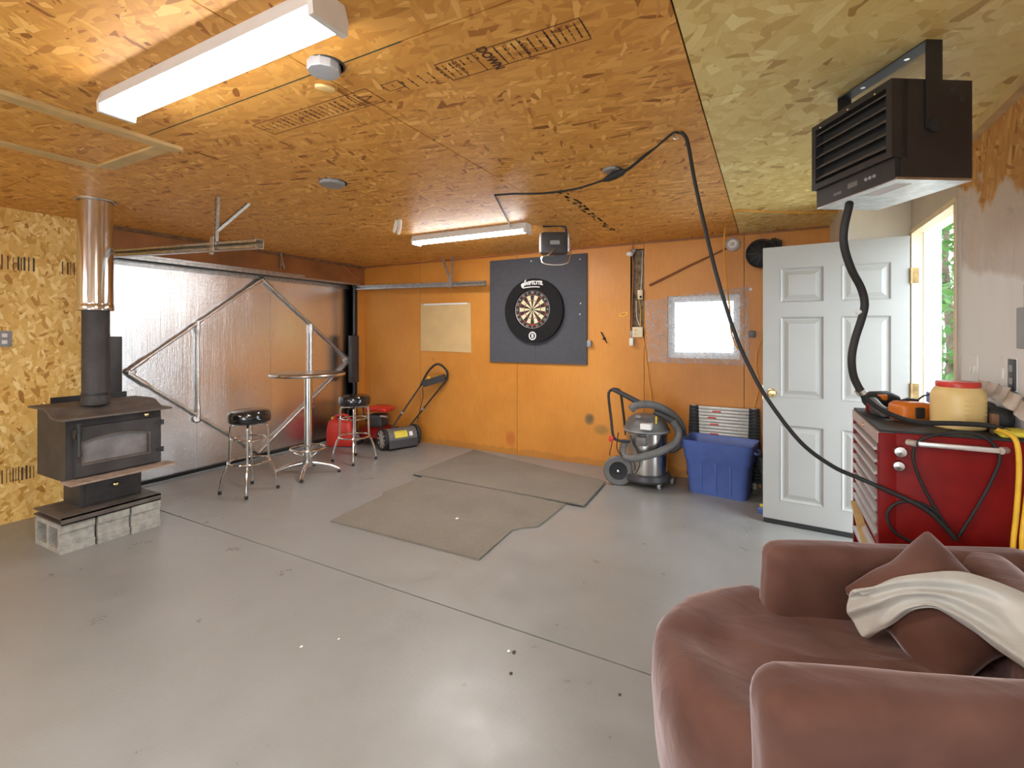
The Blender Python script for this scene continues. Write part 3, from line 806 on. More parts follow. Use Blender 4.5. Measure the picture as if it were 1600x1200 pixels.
# ================================================================== GARAGE DOOR HARDWARE
def vtrack(y, label, ybox):
    t = thing('door_post_track', label, 'door track', (-5.0,y,0))
    MB().box((-5.03,y-.016,.05),(-4.985,y-.010,2.08)).box((-4.99,y-.016,.05),(-4.985,y+.02,2.08)).build('post_angle', 'black_paint', t, smooth=False)
    MB().box((-5.03,ybox[0],.76),(-4.96,ybox[1],1.40), bev=.008).build('spring_cover', 'dark_plastic', t)
    MB().tube([(-4.965,y,1.36),(-4.955,y+.006,1.2),(-4.958,y-.004,1.08),(-4.955,y+.004,.98)], .006, 8).build('pull_chain', 'black_paint', t)
    MB().box((-5.03,y-.03,2.06),(-4.97,y+.05,2.085)).build('pivot_bracket', 'black_paint', t, smooth=False)
vtrack(1.99, 'black steel track with spring cover behind the stove pipe', (1.93,2.09))
vtrack(4.80, 'black steel track with spring cover by the back corner', (4.70,4.83))
def htrack(y, x0, x1, z0, z1, label, hang):
    t = thing('ceiling_track', label, 'door track', (x0,y,z0))
    m = MB(); d = .028
    for dy, dz, w, h in ((0,d,.055,.003),(0,-d,.055,.003)): m.bar((x0,y+dy,z0+dz),(x1,y+dy,z1+dz), w, h)
    m.bar((x0,y+.0275,z0),(x1,y+.0275,z1), .003, .058)
    m.bar((x0,y-.026,z0+d-.008),(x1,y-.026,z1+d-.008), .003, .018); m.bar((x0,y-.026,z0-d+.008),(x1,y-.026,z1-d+.008), .003, .018)
    m.build('channel', 'galvanised', t, smooth=False)
    for a, b in hang:
        a, b = Vector(a), Vector(b); dd = (b-a).normalized(); h = MB().bar(a, b, .028, .003, (0,1,0)).bar(a+Vector((.0,.014,0)), b+Vector((0,.014,0)), .003, .024, (0,1,0))
        s_ = h.build('hanger_strap', 'galvanised', t, smooth=False)
        k = MB(); L_ = (b-a).length; i = 0
        while .02+i*.035 < L_-.01:
            p = a+dd*(.02+i*.035); k.cyl(p+Vector((0,-.0022,0)), p+Vector((0,-.0016,0)), .005, 8); i += 1
        k.build('strap_holes', 'black_paint', s_, smooth=False)['kind'] = 'stuff'
    hx, hy, hz = hang[0][1]
    MB().box((hx-.02,hy-.02,hz-.05),(hx+.02,hy-.015,hz+.05)).cyl((hx,hy-.03,hz-.06),(hx,hy-.01,hz-.06),.012,10).build('strap_clip', 'galvanised', t, smooth=False)
    return t
htrack(1.975, -5.0, -2.91, 2.10, 2.005, 'galvanised door track hung on perforated straps above the stove', [((-3.35,1.955,2.366),(-3.355,1.945,2.035)), ((-3.31,2.155,2.366),(-3.36,1.95,2.13))])
htrack(4.82, -4.99, -2.93, 2.055, 2.015, 'galvanised door track running along the back wall', [((-3.53,4.79,2.366),(-3.40,4.79,2.045)), ((-3.37,4.79,2.366),(-3.40,4.79,2.045))])
sb = MB().bar((-5.000, 3.651, 2.379), (-5.000, 3.701, 2.184), .012, .022).bar((-5.000, 3.667, 2.382), (-5.000, 3.651, 2.178), .012, .022)
tag(sb.build('latch_strut', 'galvanised', smooth=False), 'small upright metal strut on the header above the garage door', 'bracket')
tag(MB().box((-5.03,2.1,2.118),(-5.012,4.0,2.140)).build('header_rail', 'galvanised', smooth=False), 'thin metal rail along the header above the foil door', 'rail')

# ================================================================== BAR STOOLS AND TABLE
def make_stool():
    t = thing('bar_stool', 'black vinyl chrome bar stool nearest the wood stove', 'bar stool', (-4.134,2.707,0), 0, 'chrome bar stools by the foil garage door')
    s_ = MB().lathe([(0,.625),(.150,.625),(.166,.632),(.174,.65),(.175,.675),(.172,.705),(.160,.728),(.13,.738),(0,.742)], seg=36).build('seat', 'black_vinyl', t, world=False)
    MB().lathe([(.1742,.662),(.1765,.667),(.1742,.672)], seg=36, cap=False).build('seat_piping', 'black_vinyl', s_, world=False)
    MB().lathe([(0,.615),(.11,.615),(.11,.626),(0,.626)], seg=24).build('swivel_plate', 'dark_plastic', t, world=False)
    for k in range(4):
        a = math.radians(51+90*k); c, s2 = math.cos(a), math.sin(a)
        pr = [(.01,.605),(.11,.605),(.135,.600),(.147,.585),(.150,.56),(.152,.45),(.155,.30),(.162,.27),(.185,.22),(.212,.14),(.228,.06),(.232,.012)]
        pts = cr([(r*c,r*s2,z) for r,z in pr], 4)
        lg = MB().tube(pts, .0115, 10).build('leg', 'chrome', t, world=False)
        MB().cyl((.232*c,.232*s2,0),(.232*c,.232*s2,.03),.0145,12).build('foot_cap', 'black_rubber', lg, world=False)
    for r, z, w in ((.135,.478,.008),(.170,.275,.010)):
        MB().tube([(r*math.cos(2*PI*k/40), r*math.sin(2*PI*k/40), z) for k in range(40)], w, 8, True).build('foot_ring', 'chrome', t, world=False)
    return t
stool = make_stool()
dup(stool, (-4.10,3.922,0), math.radians(-8), 'black vinyl chrome bar stool in front of the red gas can')

bt = thing('bar_table', 'tall round metal bar table between the two stools', 'table', (-4.13,3.33,0))
MB().lathe([(0,.995),(.345,.995),(.358,1.0),(.362,1.012),(.358,1.024),(.348,1.028),(0,1.024)], seg=56).build('table_top', 'stainless', bt, world=False)
MB().cyl((0,0,.10),(0,0,.995),.036,24).build('column', 'chrome', bt, world=False)
MB().lathe([(0,.98),(.12,.98),(.12,.994),(0,.994)], seg=24).build('top_plate', 'galvanised', bt, world=False)
MB().lathe([(.038,.245),(.055,.24),(.055,.10),(.045,.08),(0,.075)], seg=24).build('hub', 'stainless', bt, world=False)
fr2 = MB().tube([(.165*math.cos(2*PI*k/40), .165*math.sin(2*PI*k/40), .262) for k in range(40)], .011, 8, True)
for k in range(3): 
    a = 2*PI*k/3; fr2.tube([(.05*math.cos(a),.05*math.sin(a),.18),(.12*math.cos(a),.12*math.sin(a),.22),(.165*math.cos(a),.165*math.sin(a),.26)], .007, 8)
fr2.build('foot_ring', 'chrome', bt, world=False)
for k in range(4):
    a = math.radians(-50+90*k); c, s2 = math.cos(a), math.sin(a)
    pts = cr([(r*c,r*s2,z) for r,z in ((.02,.115),(.09,.105),(.18,.085),(.27,.05),(.31,.028))], 4)
    l_ = MB().tube(pts, [.026-.011*i/(len(pts)-1) for i in range(len(pts))], 12).build('leg', 'chrome', bt, world=False)
    MB().cyl((.30*c,.30*s2,0),(.30*c,.30*s2,.02),.016,12).build('foot_glide', 'black_rubber', l_, world=False)

# ================================================================== GAS CAN, RED MOWER, REEL MOWER
gc = thing('gas_can', 'red plastic gas can on the floor by the foil garage door', 'gas can', (-4.80,4.38,0), math.radians(28))
def can(p):
    z = p.z; tz = max(0, (z-.03)/.12)
    return Vector((p.x*(1-.12*tz), p.y*(1-.12*tz), z+.17))
body = MB().soft((.165,.115,.168), .035, 8, can)
body.build('can_body', 'red_plastic', gc, world=False)
MB().tube(cr([(-.10,0,.315),(-.07,0,.375),(0,0,.39),(.07,0,.375),(.10,0,.32)],5), .018, 10).build('handle', 'red_plastic', gc, world=False)
MB().cyl((.125,0,.27),(.16,0,.345),.03,16).build('cap', 'black_rubber', gc, world=False)
MB().cyl((-.12,.02,.31),(-.125,.02,.36),.02,14).build('vent_cap', 'yellow_plastic', gc, world=False)

rm = thing('lawn_mower', 'red gas lawn mower in the corner behind the bar stool', 'lawn mower', (-4.53,4.74,0), math.radians(15))
MB().lathe([(.23,.09),(.245,.10),(.24,.16),(.20,.20),(.10,.215),(0,.215)], seg=32).build('deck', 'red_paint', rm, world=False)
MB().soft((.11,.11,.085), .03, 5, lambda p: p+Vector((0,0,.29))).build('engine', 'dark_plastic', rm, world=False)
sh = MB().soft((.15,.13,.035), .03, 6, lambda p: p+Vector((.03,0,.42+.03*math.cos(p.x*8)))).build('engine_cover', 'red_plastic', rm, world=False)
MB().lathe([(.085,.452),(.085,.468),(.03,.478),(0,.478)], (.0,0,0), 20).build('starter_cap', 'dark_plastic', sh, world=False)
MB().cyl((.10,-.11,.36),(.20,-.13,.36),.02,10).build('muffler', 'galvanised', rm, world=False)
for x, y in ((-.20,-.17),(-.20,.17),(.19,-.19),(.19,.17)):
    w = MB().lathe([(.05,-.02),(.085,-.02),(.09,-.012),(.09,.012),(.085,.02),(.05,.02),(.05,-.02)], (x,y,.09), 24, 'y', cap=False).build('wheel', 'black_rubber', rm, world=False)
    MB().lathe([(0,-.015),(.05,-.012),(.05,.012),(0,.015)], (x,y,.09), 18, 'y').build('wheel_hub', 'mid_grey', w, world=False)
MB().tube(cr([(-.20,-.16,.15),(-.30,-.17,.32),(-.33,-.16,.44),(-.33,.16,.44),(-.30,.17,.32),(-.20,.16,.15)],5), .011, 8).build('folded_handle', 'black_paint', rm, world=False)

REEL0 = Vector((-4.155,4.44,.135)); REEL1 = Vector((-4.00,4.83,.135))
em = thing('reel_mower', 'grey push reel mower with handle leaning toward the back wall', 'mower', (REEL0.x,REEL0.y,0), math.atan2(REEL1.y-REEL0.y, REEL1.x-REEL0.x))
LR = (REEL1-REEL0).length
hood = MB(); n = 16; prof = []
for k in range(n+1):
    a = math.radians(-20+250*k/n); prof.append((-.118*math.cos(a), .135+.118*math.sin(a)))
hood.prism(prof+[(.05,.05),(-.06,.05)], .02, LR-.02, 'x').build('hood', 'grey_plastic', em, world=False)
MB().prism([(-.125,.12),(-.135,.03),(-.10,.03),(-.085,.12)], .015, LR-.015, 'x').build('front_skirt', 'dark_plastic', em, world=False)
MB().box((.02,-.05,.02),(LR-.02,.06,.09)).build('cutter_bar', 'black_paint', em, smooth=False, world=False)
for i, x in enumerate((-.012, LR+.012)):
    w = MB().lathe([(.108,-.018),(.130,-.018),(.135,-.010),(.135,.010),(.130,.018),(.108,.018),(.108,-.018)], (x,0,.135), 36, 'x', cap=False).build('wheel', 'black_rubber', em, world=False)
    sp_ = MB()
    for k in range(10):
        a = 2*PI*k/10; sp_.bar((x-.012,.03*math.cos(a),.135+.03*math.sin(a)), (x-.012,.108*math.cos(a),.135+.108*math.sin(a)), .018, .012, (1,0,0))
    sp_.lathe([(0,-.024),(.03,-.020),(.03,.01),(0,.01)], (x,0,.135), 20, 'x').lathe([(.102,-.016),(.110,-.016),(.110,.012),(.102,.012)], (x,0,.135), 36, 'x', cap=False)
    sp_.build('spokes', 'aluminium', w, world=False)
    MB().lathe([(0,.0),(.104,.0),(.104,.010),(0,.010)], (x,0,.135), 24, 'x').build('hub_disc', 'dark_plastic', w, world=False)
lb = MB(); pts = [(.12,.235),(.30,.215),(.30,.20),(.34,.165),(.27,.16),(.28,.185),(.12,.165)]
def on_hood(x, z, off=.1185):
    zz = z-.135; yy = -math.sqrt(max(0, off**2-zz**2)); return (x, yy, z)
for a, b in ((.10,.235),(.10,.205)): pass
lb.grid(lambda u,v: on_hood(.10+.17*u, .150+.075*v), 6, 4)
lb.build('yellow_label', 'yellow_label', em, world=False)
MB().grid(lambda u,v: on_hood(.295+.045*u, .155+.05*v), 3, 3).build('white_label', 'print_white', em, world=False)
# handle bars in world coordinates
A0, A1 = (-4.12,4.53,.24), (-4.05,4.80,.24)
B0, B1 = (-3.913, 4.850, 0.759), (-3.571, 4.930, 0.841)
for a, b in ((A0,B0),(A1,B1)):
    a, b = Vector(a), Vector(b)
    hb = MB().tube([a,b], .011, 10).build('handle_tube', 'black_paint', em)
    p = a.lerp(b,.38); MB().cyl(p+Vector((0,-.02,0)),p+Vector((0,.02,0)),.015,10).sphere(p+Vector((.01,-.025,0)),.012).build('clamp_bolt', 'mid_grey', hb)
MB().tube(cr([B0, (-3.800, 4.850, 0.935), (-3.695, 4.870, 1.034), (-3.611, 4.890, 1.027), (-3.544, 4.920, 0.939), B1],5), .014, 10).build('grip', 'black_rubber', em)
sw = MB().bar((-3.872, 4.850, 0.785), (-3.576, 4.910, 0.875), .05, .085, (0,0,1)).build('switch_box', 'dark_plastic', em, smooth=False)
MB().box((-3.761, 4.800, 0.859), (-3.752, 4.840, 0.889)).build('switch_button', 'yellow_plastic', sw, smooth=False)
MB().tube(cr([(-3.890, 4.860, 0.743), (-3.888, 4.870, 0.619), (-3.947, 4.880, 0.450), (-3.989, 4.880, 0.282)],5), .005, 8).build('control_cable', 'black_rubber', em)

# ================================================================== BACK WALL THINGS
cb = thing('cardboard_sheet', 'tan cardboard sheet pinned to the orange back wall', 'cardboard', (-3.64,4.993,1.19))
C_ = [(-4.027, 4.992, 1.815), (-3.248, 4.992, 1.808), (-3.239, 4.992, 1.191), (-4.027, 4.992, 1.202)]
MB().add([Vector(c) for c in C_]+[Vector(c)+Vector((0,.006,0)) for c in C_], [(0,1,2,3),(7,6,5,4),(0,4,5,1),(1,5,6,2),(2,6,7,3),(3,7,4,0)]).build('board', 'cardboard', cb, smooth=False)
MB().bar((-3.971, 4.988, 1.805), (-3.293, 4.988, 1.801), .006, .02).build('top_fold', 'print_white', cb, smooth=False)
for q in ((-4.005, 4.990, 1.814), (-3.266, 4.990, 1.816), (-3.635, 4.990, 1.771)): MB().cyl(Vector(q)+Vector((0,-.006,0)), q, .007, 10).build('pin', 'wood_pine', cb)

mt = thing('dartboard_backer', 'dark grey square felt panel behind the dartboard', 'wall panel', (-2.35,4.98,1.086))
MB().box((-2.959,4.975,1.086),(-2.353,4.999,2.300)).build('felt_panel', 'felt_grey', mt, smooth=False)
MB().box((-2.351,4.975,1.086),(-1.737,4.999,2.300)).build('felt_panel', 'felt_grey', mt, smooth=False)
for q in ((-1.816, 4.974, 2.238), (-1.808, 4.974, 1.755), (-1.816, 4.974, 1.637), (-2.406, 4.974, 2.259)): MB().lathe([(0,-.004),(.007,-.003),(.008,0)], q, 10, 'y').build('screw', 'print_white', mt)

DX, DZc = -2.372, 1.700
sr = thing('dartboard_surround', 'thick black ring around the dartboard', 'dartboard surround', (DX,4.965,DZc-.365))
c3 = [(0.365*math.cos(2*PI*k/64), .365*math.sin(2*PI*k/64)) for k in range(64)]; c4 = [(.2285*math.cos(2*PI*k/64), .2285*math.sin(2*PI*k/64)) for k in range(64)]
OX = .012
MB().ring_plate([(DX+OX+a,DZc-.012+b) for a,b in c3], [(DX+a,DZc+b) for a,b in c4], 4.925, 4.975, 'y').build('ring', 'dart_black', sr, smooth=False)
lg = MB(); YF = 4.9243
def on_face(u, v, w): return (DX+u, YF-w*.4, DZc+v)
text_mesh(lg, 'WIFTLYTE.', .056, lambda u,v,w: on_face(.022+u*.86, .292+v+.010*(1-(u/.12)**2), w), .0035, .002)
lg.prism([(DX-.135,DZc+.262),(DX-.118,DZc+.248),(DX-.098,DZc+.268),(DX-.070,DZc+.345),(DX-.092,DZc+.335),(DX-.105,DZc+.300),(DX-.112,DZc+.31),(DX-.140,DZc+.292)], YF-.001, YF, 'y')
sw_ = []
for k in range(11):
    u = -.115+.21*k/10; sw_.append((DX+u, DZc+.252+.010*(1-(u/.12)**2)))
lg.prism(sw_+[(x,z-.010) for x,z in sw_[::-1]], YF-.001, YF, 'y')
lg.build('logo', 'print_white', sr, smooth=False)
bd = MB(); bx, bz = DX+.006, DZc-.300
cb1 = [(bx+.046*math.cos(2*PI*k/32), bz+.048*math.sin(2*PI*k/32)) for k in range(32)]; cb2 = [(bx+.034*math.cos(2*PI*k/32), bz+.036*math.sin(2*PI*k/32)) for k in range(32)]
bd.ring_plate(cb1, cb2, YF-.001, YF, 'y')
bd.ring_plate([(bx+.016*math.cos(2*PI*k/16), bz+.012+.013*math.sin(2*PI*k/16)) for k in range(16)], [(bx+.007*math.cos(2*PI*k/16), bz+.012+.006*math.sin(2*PI*k/16)) for k in range(16)], YF-.001, YF, 'y')
bd.ring_plate([(bx+.016*math.cos(2*PI*k/16), bz-.012+.013*math.sin(2*PI*k/16)) for k in range(16)], [(bx+.007*math.cos(2*PI*k/16), bz-.012+.006*math.sin(2*PI*k/16)) for k in range(16)], YF-.001, YF, 'y')
bd.build('badge', 'print_white', sr, smooth=False)

db = thing('dartboard', 'round dartboard with cream and black segments', 'dartboard', (DX,4.94,DZc-.2255))
MB().lathe([(0,4.935),(.2255,4.935),(.2255,4.975),(0,4.975)], (DX,0,DZc), 64, 'y').build('board', 'sisal_black', db)
def seg_ring(r0, r1, ks, name, mat, y=4.9345):
    m = MB()
    for k in ks:
        for s_ in range(3):
            a0 = math.radians(90-9+18*k+6*s_); a1 = a0+math.radians(6)
            m.add([(DX+r*math.cos(a), y, DZc+r*math.sin(a)) for r,a in ((r0,a0),(r1,a0),(r1,a1),(r0,a1))]+[(DX+r*math.cos(a), y+.002, DZc+r*math.sin(a)) for r,a in ((r0,a0),(r1,a0),(r1,a1),(r0,a1))], [(0,1,2,3),(7,6,5,4),(0,4,5,1),(1,5,6,2),(2,6,7,3),(3,7,4,0)])
    o = m.build(name, mat, db, smooth=False); o['kind'] = 'stuff'; return o
ev, od = range(0,20,2), range(1,20,2)
seg_ring(.016,.099,od,'cream_segments','sisal_cream'); seg_ring(.107,.162,od,'cream_segments','sisal_cream')
seg_ring(.016,.099,ev,'black_segments','sisal_black'); seg_ring(.107,.162,ev,'black_segments','sisal_black')
seg_ring(.099,.107,od,'treble_ring','sisal_green'); seg_ring(.099,.107,ev,'treble_ring','sisal_red')
seg_ring(.162,.170,od,'double_ring','sisal_green'); seg_ring(.162,.170,ev,'double_ring','sisal_red')
MB().lathe([(0,-.002),(.016,-.002),(.016,0)], (DX,4.9345,DZc), 24, 'y').build('bull', 'sisal_green', db)
MB().lathe([(0,-.003),(.0064,-.003),(.0064,0)], (DX,4.9345,DZc), 16, 'y').build('bullseye', 'sisal_red', db)
MB().tube([(DX+.214*math.cos(2*PI*k/56), 4.931, DZc+.214*math.sin(2*PI*k/56)) for k in range(56)], .0028, 6, True).build('wire_ring', 'galvanised', db)
nm = MB()
for k, s_ in enumerate((20,1,18,4,13,6,10,15,2,17,3,19,7,16,8,11,14,9,12,5)):
    a = math.radians(90-18*k); text_mesh(nm, str(s_), .036, lambda u,v,w,a=a: (DX+.193*math.cos(a)+u*math.sin(a)+v*math.cos(a), 4.9338-w*.3, DZc+.193*math.sin(a)-u*math.cos(a)+v*math.sin(a)), .0012, .0015)
nm.build('numbers', 'mid_grey', db, smooth=False)
rp = MB()
for k in range(9): 
    a = math.radians(-110+5*k); text_mesh(rp, 'DARTBOARD'[k] if False else '\u2022', .03, lambda u,v,w,a=a: (DX+.181*math.cos(a)+u, 4.9338-w*.3, DZc+.181*math.sin(a)+v), .001, .001)
rp.build('maker_print', 'print_red', db, smooth=False)

# work light hung upside down from the ceiling, in front of the panel top
wlp = thing('work_light', 'black halogen work light hanging upside down below the ceiling', 'work light', (-1.647, 3.882, 2.047))
MB().tube(cr([(-1.741, 3.832, 2.366), (-1.632, 3.890, 2.372), (-1.583, 3.916, 2.366), (-1.563, 3.926, 2.327), (-1.558, 3.929, 2.215), (-1.553, 3.932, 2.142)],5), .013, 10).build('stand_tube', 'black_paint', wlp)
o_ = Vector((-1.660, 3.897, 2.213))
MB().soft((.115,.07,.095), .02, 5, lambda p: Matrix.Rotation(math.radians(28),3,'Z') @ p + o_).build('lamp_head', 'dark_plastic', wlp)
MB().soft((.042,.008,.019), .0075, 5, lambda p: Matrix.Rotation(math.radians(28),3,'Z') @ (p+Vector((0,-.070,.0))) + o_).build('junction_cover', 'mid_grey', wlp)
for s_ in (-1,1):
    MB().soft((.012,.06,.085), .01, 4, lambda p: Matrix.Rotation(math.radians(28),3,'Z') @ (p+Vector((s_*.12,-.01,0))) + o_).build('reflector_end', 'galvanised', wlp)
MB().tube(cr([(-1.613, 3.787, 2.153), (-1.643, 3.748, 2.100), (-1.691, 3.722, 2.078), (-1.701, 3.717, 2.046), (-1.677, 3.730, 2.018), (-1.586, 3.778, 2.008), (-1.509, 3.819, 2.024), (-1.497, 3.848, 2.076), (-1.506, 3.901, 2.139), (-1.546, 3.913, 2.150)],5), .006, 8).build('wire_stand', 'chrome', wlp)
MB().tube(cr([(-1.632, 3.890, 2.372), (-1.616, 3.864, 2.393), (-1.564, 3.699, 2.380)],4)+[Vector((-1.492, 3.528, 2.366))], .005, 8).build('cord', 'black_rubber', wlp)

# small things on the wall
def wtag(m, name, mat, label, cat, **k): return tag(m.build(name, mat, **k), label, cat)
wtag(MB().box((-1.729, 4.955, 1.351), (-1.686, 5.000, 1.281), bev=.003), 'wall_bracket', 'mid_grey', 'small grey metal box at the lower right edge of the felt panel', 'bracket')
wtag(MB().tube(cr([(-1.577, 4.970, 1.441), (-1.557, 4.975, 1.406), (-1.539, 4.985, 1.365), (-1.515, 4.975, 1.325)],5), .006, 8).sphere((-1.546, 4.985, 1.372), .016), 'coat_hook', 'black_paint', 'small black hook on the orange wall right of the felt panel', 'hook')
sv = []
c0 = Vector((-1.343, 4.998, 1.628))
for k in range(24):
    a = 2*PI*k/24; sv.append((c0.x+.046*math.cos(a)*1.0-.0*math.sin(a), c0.z+.020*math.sin(a)+.012*math.cos(a)))
sv2 = [(c0.x+(x-c0.x)*.72, c0.z+(z-c0.z)*.55) for x,z in sv]
stk = thing('oval_sticker', 'small yellow oval sticker on the orange wall', 'sticker', c0)
MB().ring_plate(sv, sv2, 4.996, 4.9995, 'y').build('sticker_rim', 'yellow_plastic', stk, smooth=False)
MB().prism(sv2, 4.9965, 4.9995, 'y').build('sticker_centre', 'orange_plastic', stk, smooth=False)

bx1 = thing('junction_box', 'beige outlet box in the open wall slot with a single socket', 'electrical box', (-1.168, 4.990, 1.783))
MB().box((-1.188, 4.965, 1.874), (-1.137, 5.030, 1.778), bev=.003).build('box_cover', 'cream_jamb', bx1)
MB().cyl((-1.154, 4.962, 1.801), (-1.155, 4.966, 1.801), .013, 12).build('socket', 'seal_black', bx1)
bx2 = thing('outlet_plate', 'beige double outlet at the bottom of the open wall slot', 'outlet', (-1.187, 4.990, 1.394))
MB().box((-1.242, 4.970, 1.493), (-1.137, 5.000, 1.387), bev=.003).build('plate', 'cream_jamb', bx2)
for q in ((-1.208, 4.968, 1.460), (-1.208, 4.968, 1.420)): MB().cyl(q, Vector(q)+Vector((0,.004,0)), .011, 10).build('socket', 'wood_pine', bx2)
ch = thing('wall_charger', 'white plug-in adapter hanging on the orange wall left of the window', 'charger', (-1.248, 4.970, 1.301))
MB().box((-1.267, 4.940, 1.380), (-1.226, 4.985, 1.301), bev=.005).build('charger_body', 'white_plastic', ch)
MB().box((-1.268, 4.970, 1.453), (-1.241, 4.995, 1.387), bev=.003).build('plug', 'mid_grey', ch)
lh = thing('bulb_holder', 'small clear lamp holder where the wire meets the wall slot', 'lamp holder', (-1.257, 4.950, 2.240))
MB().tube([(-1.215, 4.970, 2.292), (-1.246, 4.960, 2.267)], [.02,.026], 12).build('socket', 'mid_grey', lh)
MB().sphere((-1.263, 4.950, 2.247), .034, 14, (1.1,1,.8)).build('bulb', 'white_plastic', lh)
def cable(name, pts, r, mat, label, cat='cable', n=6, parent=None):
    o = MB().tube(cr(pts, n), r, 8).build(name, mat, parent, ang=60)
    return tag(o, label, cat) if parent is None else o
cable('ceiling_wire', [(-4.654, 4.985, 2.343), (-4.204, 4.985, 2.364), (-3.386, 4.985, 2.363), (-2.330, 4.985, 2.358), (-1.717, 4.985, 2.364), (-1.299, 4.985, 2.375), (-1.244, 4.980, 2.343), (-1.242, 4.970, 2.281)], .006, 'copper_wire', 'thin copper coloured wire along the top of the back wall', 'wire')
cable('header_wire', [(-5.015, 3.687, 2.371), (-5.015, 4.031, 2.367), (-5.015, 4.478, 2.371), (-5.015, 4.586, 2.343), (-5.015, 4.730, 2.248), (-5.015, 4.893, 2.177)], .006, 'copper_wire', 'thin copper wire across the header above the garage door', 'wire')
cable('drop_wire', [(-1.247, 4.990, 2.285), (-1.241, 4.994, 2.099), (-1.248, 4.994, 1.833), (-1.253, 4.990, 1.566), (-1.255, 4.970, 1.380)], .004, 'copper_wire', 'thin wire dropping beside the open wall slot to the adapter', 'wire')
cable('slot_wire', [(-1.153, 5.040, 2.285), (-1.157, 5.030, 2.031), (-1.168, 5.020, 1.865)], .004, 'white_plastic', 'white wire inside the upper half of the wall slot', 'wire')
cable('slot_wire', [(-1.169, 4.970, 1.775), (-1.166, 5.010, 1.632), (-1.165, 4.980, 1.486)], .004, 'yellow_cord', 'yellow wire between the two boxes in the wall slot', 'wire')
cable('slot_wire', [(-1.217, 5.030, 1.767), (-1.208, 5.020, 1.600), (-1.174, 4.990, 1.512)], .004, 'print_white', 'white wire looping beside the lower outlet in the wall slot', 'wire')
cable('floor_wire', [(-1.133, 4.980, 1.387), (-1.102, 4.990, 1.171), (-1.070, 4.990, 0.910), (-1.032, 4.990, 0.651)], .005, 'orange_cord', 'orange wire hanging down the wall behind the vacuum', 'wire')
wtag(MB().tube([(-1.070, 4.988, 1.917), (-0.668, 4.988, 2.099), (-0.324, 4.988, 2.246)], [.012,.011,.009], 10), 'brown_rod', 'rod_brown', 'thin brown tapered stick slanting above the window', 'rod')  # tapered brown tube for the dark diagonal line above the window
sa = thing('smoke_alarm', 'round beige smoke alarm high on the back wall', 'smoke alarm', (-0.296, 4.980, 2.206))
c1 = (-0.297, 5.000, 2.269)
MB().lathe([(0,-.035),(.045,-.035),(.062,-.022),(.068,0)], c1, 32, 'y').build('cover', 'pink_grey_paint', sa)
MB().lathe([(.020,-.0355),(.036,-.038),(.040,-.0355)], c1, 28, 'y', cap=False).build('sounder_ring', 'white_plastic', sa)
fn = thing('wall_fan', 'black round fan hung high on the wall behind the open door', 'fan', (-0.054, 4.940, 2.063))
c2 = Vector((-0.054, 4.900, 2.150))
MB().tube([(c2.x+.125*math.cos(2*PI*k/32),c2.y,c2.z+.125*math.sin(2*PI*k/32)) for k in range(32)], .008, 6, True).build('guard_ring', 'black_paint', fn)
MB().lathe([(0,-.03),(.045,-.025),(.12,.02),(.12,.05),(.05,.08),(0,.08)], c2, 28, 'y').build('motor_housing', 'black_rubber', fn)
for k in range(10):
    a = 2*PI*k/10; MB().bar((c2.x+.02*math.cos(a),c2.y-.033,c2.z+.02*math.sin(a)), (c2.x+.125*math.cos(a),c2.y,c2.z+.125*math.sin(a)), .005, .005, (0,1,0)).build('guard_spoke', 'dark_plastic', fn, smooth=False)
gv = MB()
for k in range(5): 
    b = Vector((0.028, 4.930, 2.218))+Vector((.022*k-.02,0,0)); gv.tube([b-Vector((0,0,.06)), b+Vector((.0,0,.03)), b+Vector((.004,-.005,.075-.012*abs(k-1.5)))], [.014,.012,.008], 8)
gv.soft((.06,.02,.05), .018, 3, lambda p: p+Vector((0.049, 4.930, 2.147)))
wtag(gv, 'work_glove', 'black_rubber', 'black work glove hung next to the wall fan, fingers up', 'glove', ang=60)
wtag(MB().lathe([(0,-.012),(.014,-.010),(.016,0)], (-0.145, 5.000, 1.838), 14, 'y'), 'wall_button', 'white_plastic', 'tiny white button on the wall at the upper right of the window', 'button')
wtag(MB().box((-0.165, 4.960, 1.450), (-0.107, 5.000, 1.390), bev=.004), 'wall_sensor', 'grey_plastic', 'small grey box on the wall at the lower right of the window', 'sensor')

# ================================================================== CEILING THINGS
def plate(q, r, label, tilt, deep=.012):
    t = thing('ceiling_plate', label, 'cover plate', (q[0],q[1],HC), tilt, 'grey cover plates on the ceiling')
    MB().lathe([(0,-deep-.003),(r*.86,-deep-.003),(r*.9,-deep),(r*.9,-.002),(0,-.002)], seg=10).build('cover', 'mid_grey', t, smooth=False, world=False)
    MB().lathe([(r*.9,-.004),(r,-.004),(r,0),(0,0)], (.006,.008,0), seg=24, cap=False).build('rim', 'dark_plastic', t, world=False)
plate((-1.370, 1.170, 2.366), .062, 'grey round cover plate on the ceiling nearest the near strip light', .3, .03)
plate((-2.389, 2.104, 2.366), .085, 'grey cover plate on the ceiling midway between the two strip lights', 1.0, .02)
plate((-0.794, 2.694, 2.366), .055, 'small grey cover plate on the ceiling beside the black cord', .4)
q = (-1.485, 1.274, 2.366)
yf = MB(); yf.soft((.036,.014,.007), .006, 6, lambda p: Matrix.Rotation(.9,3,'Z') @ Vector((p.x, p.y*(1+.5*math.cos(p.x*60)), p.z)) + Vector((q[0],q[1],HC-.010)))
wtag(yf, 'foam_blob', 'jug_cream', 'yellow blob of dried foam on the ceiling beside the round plate', 'foam')
q = (-2.721, 3.066, 2.366)
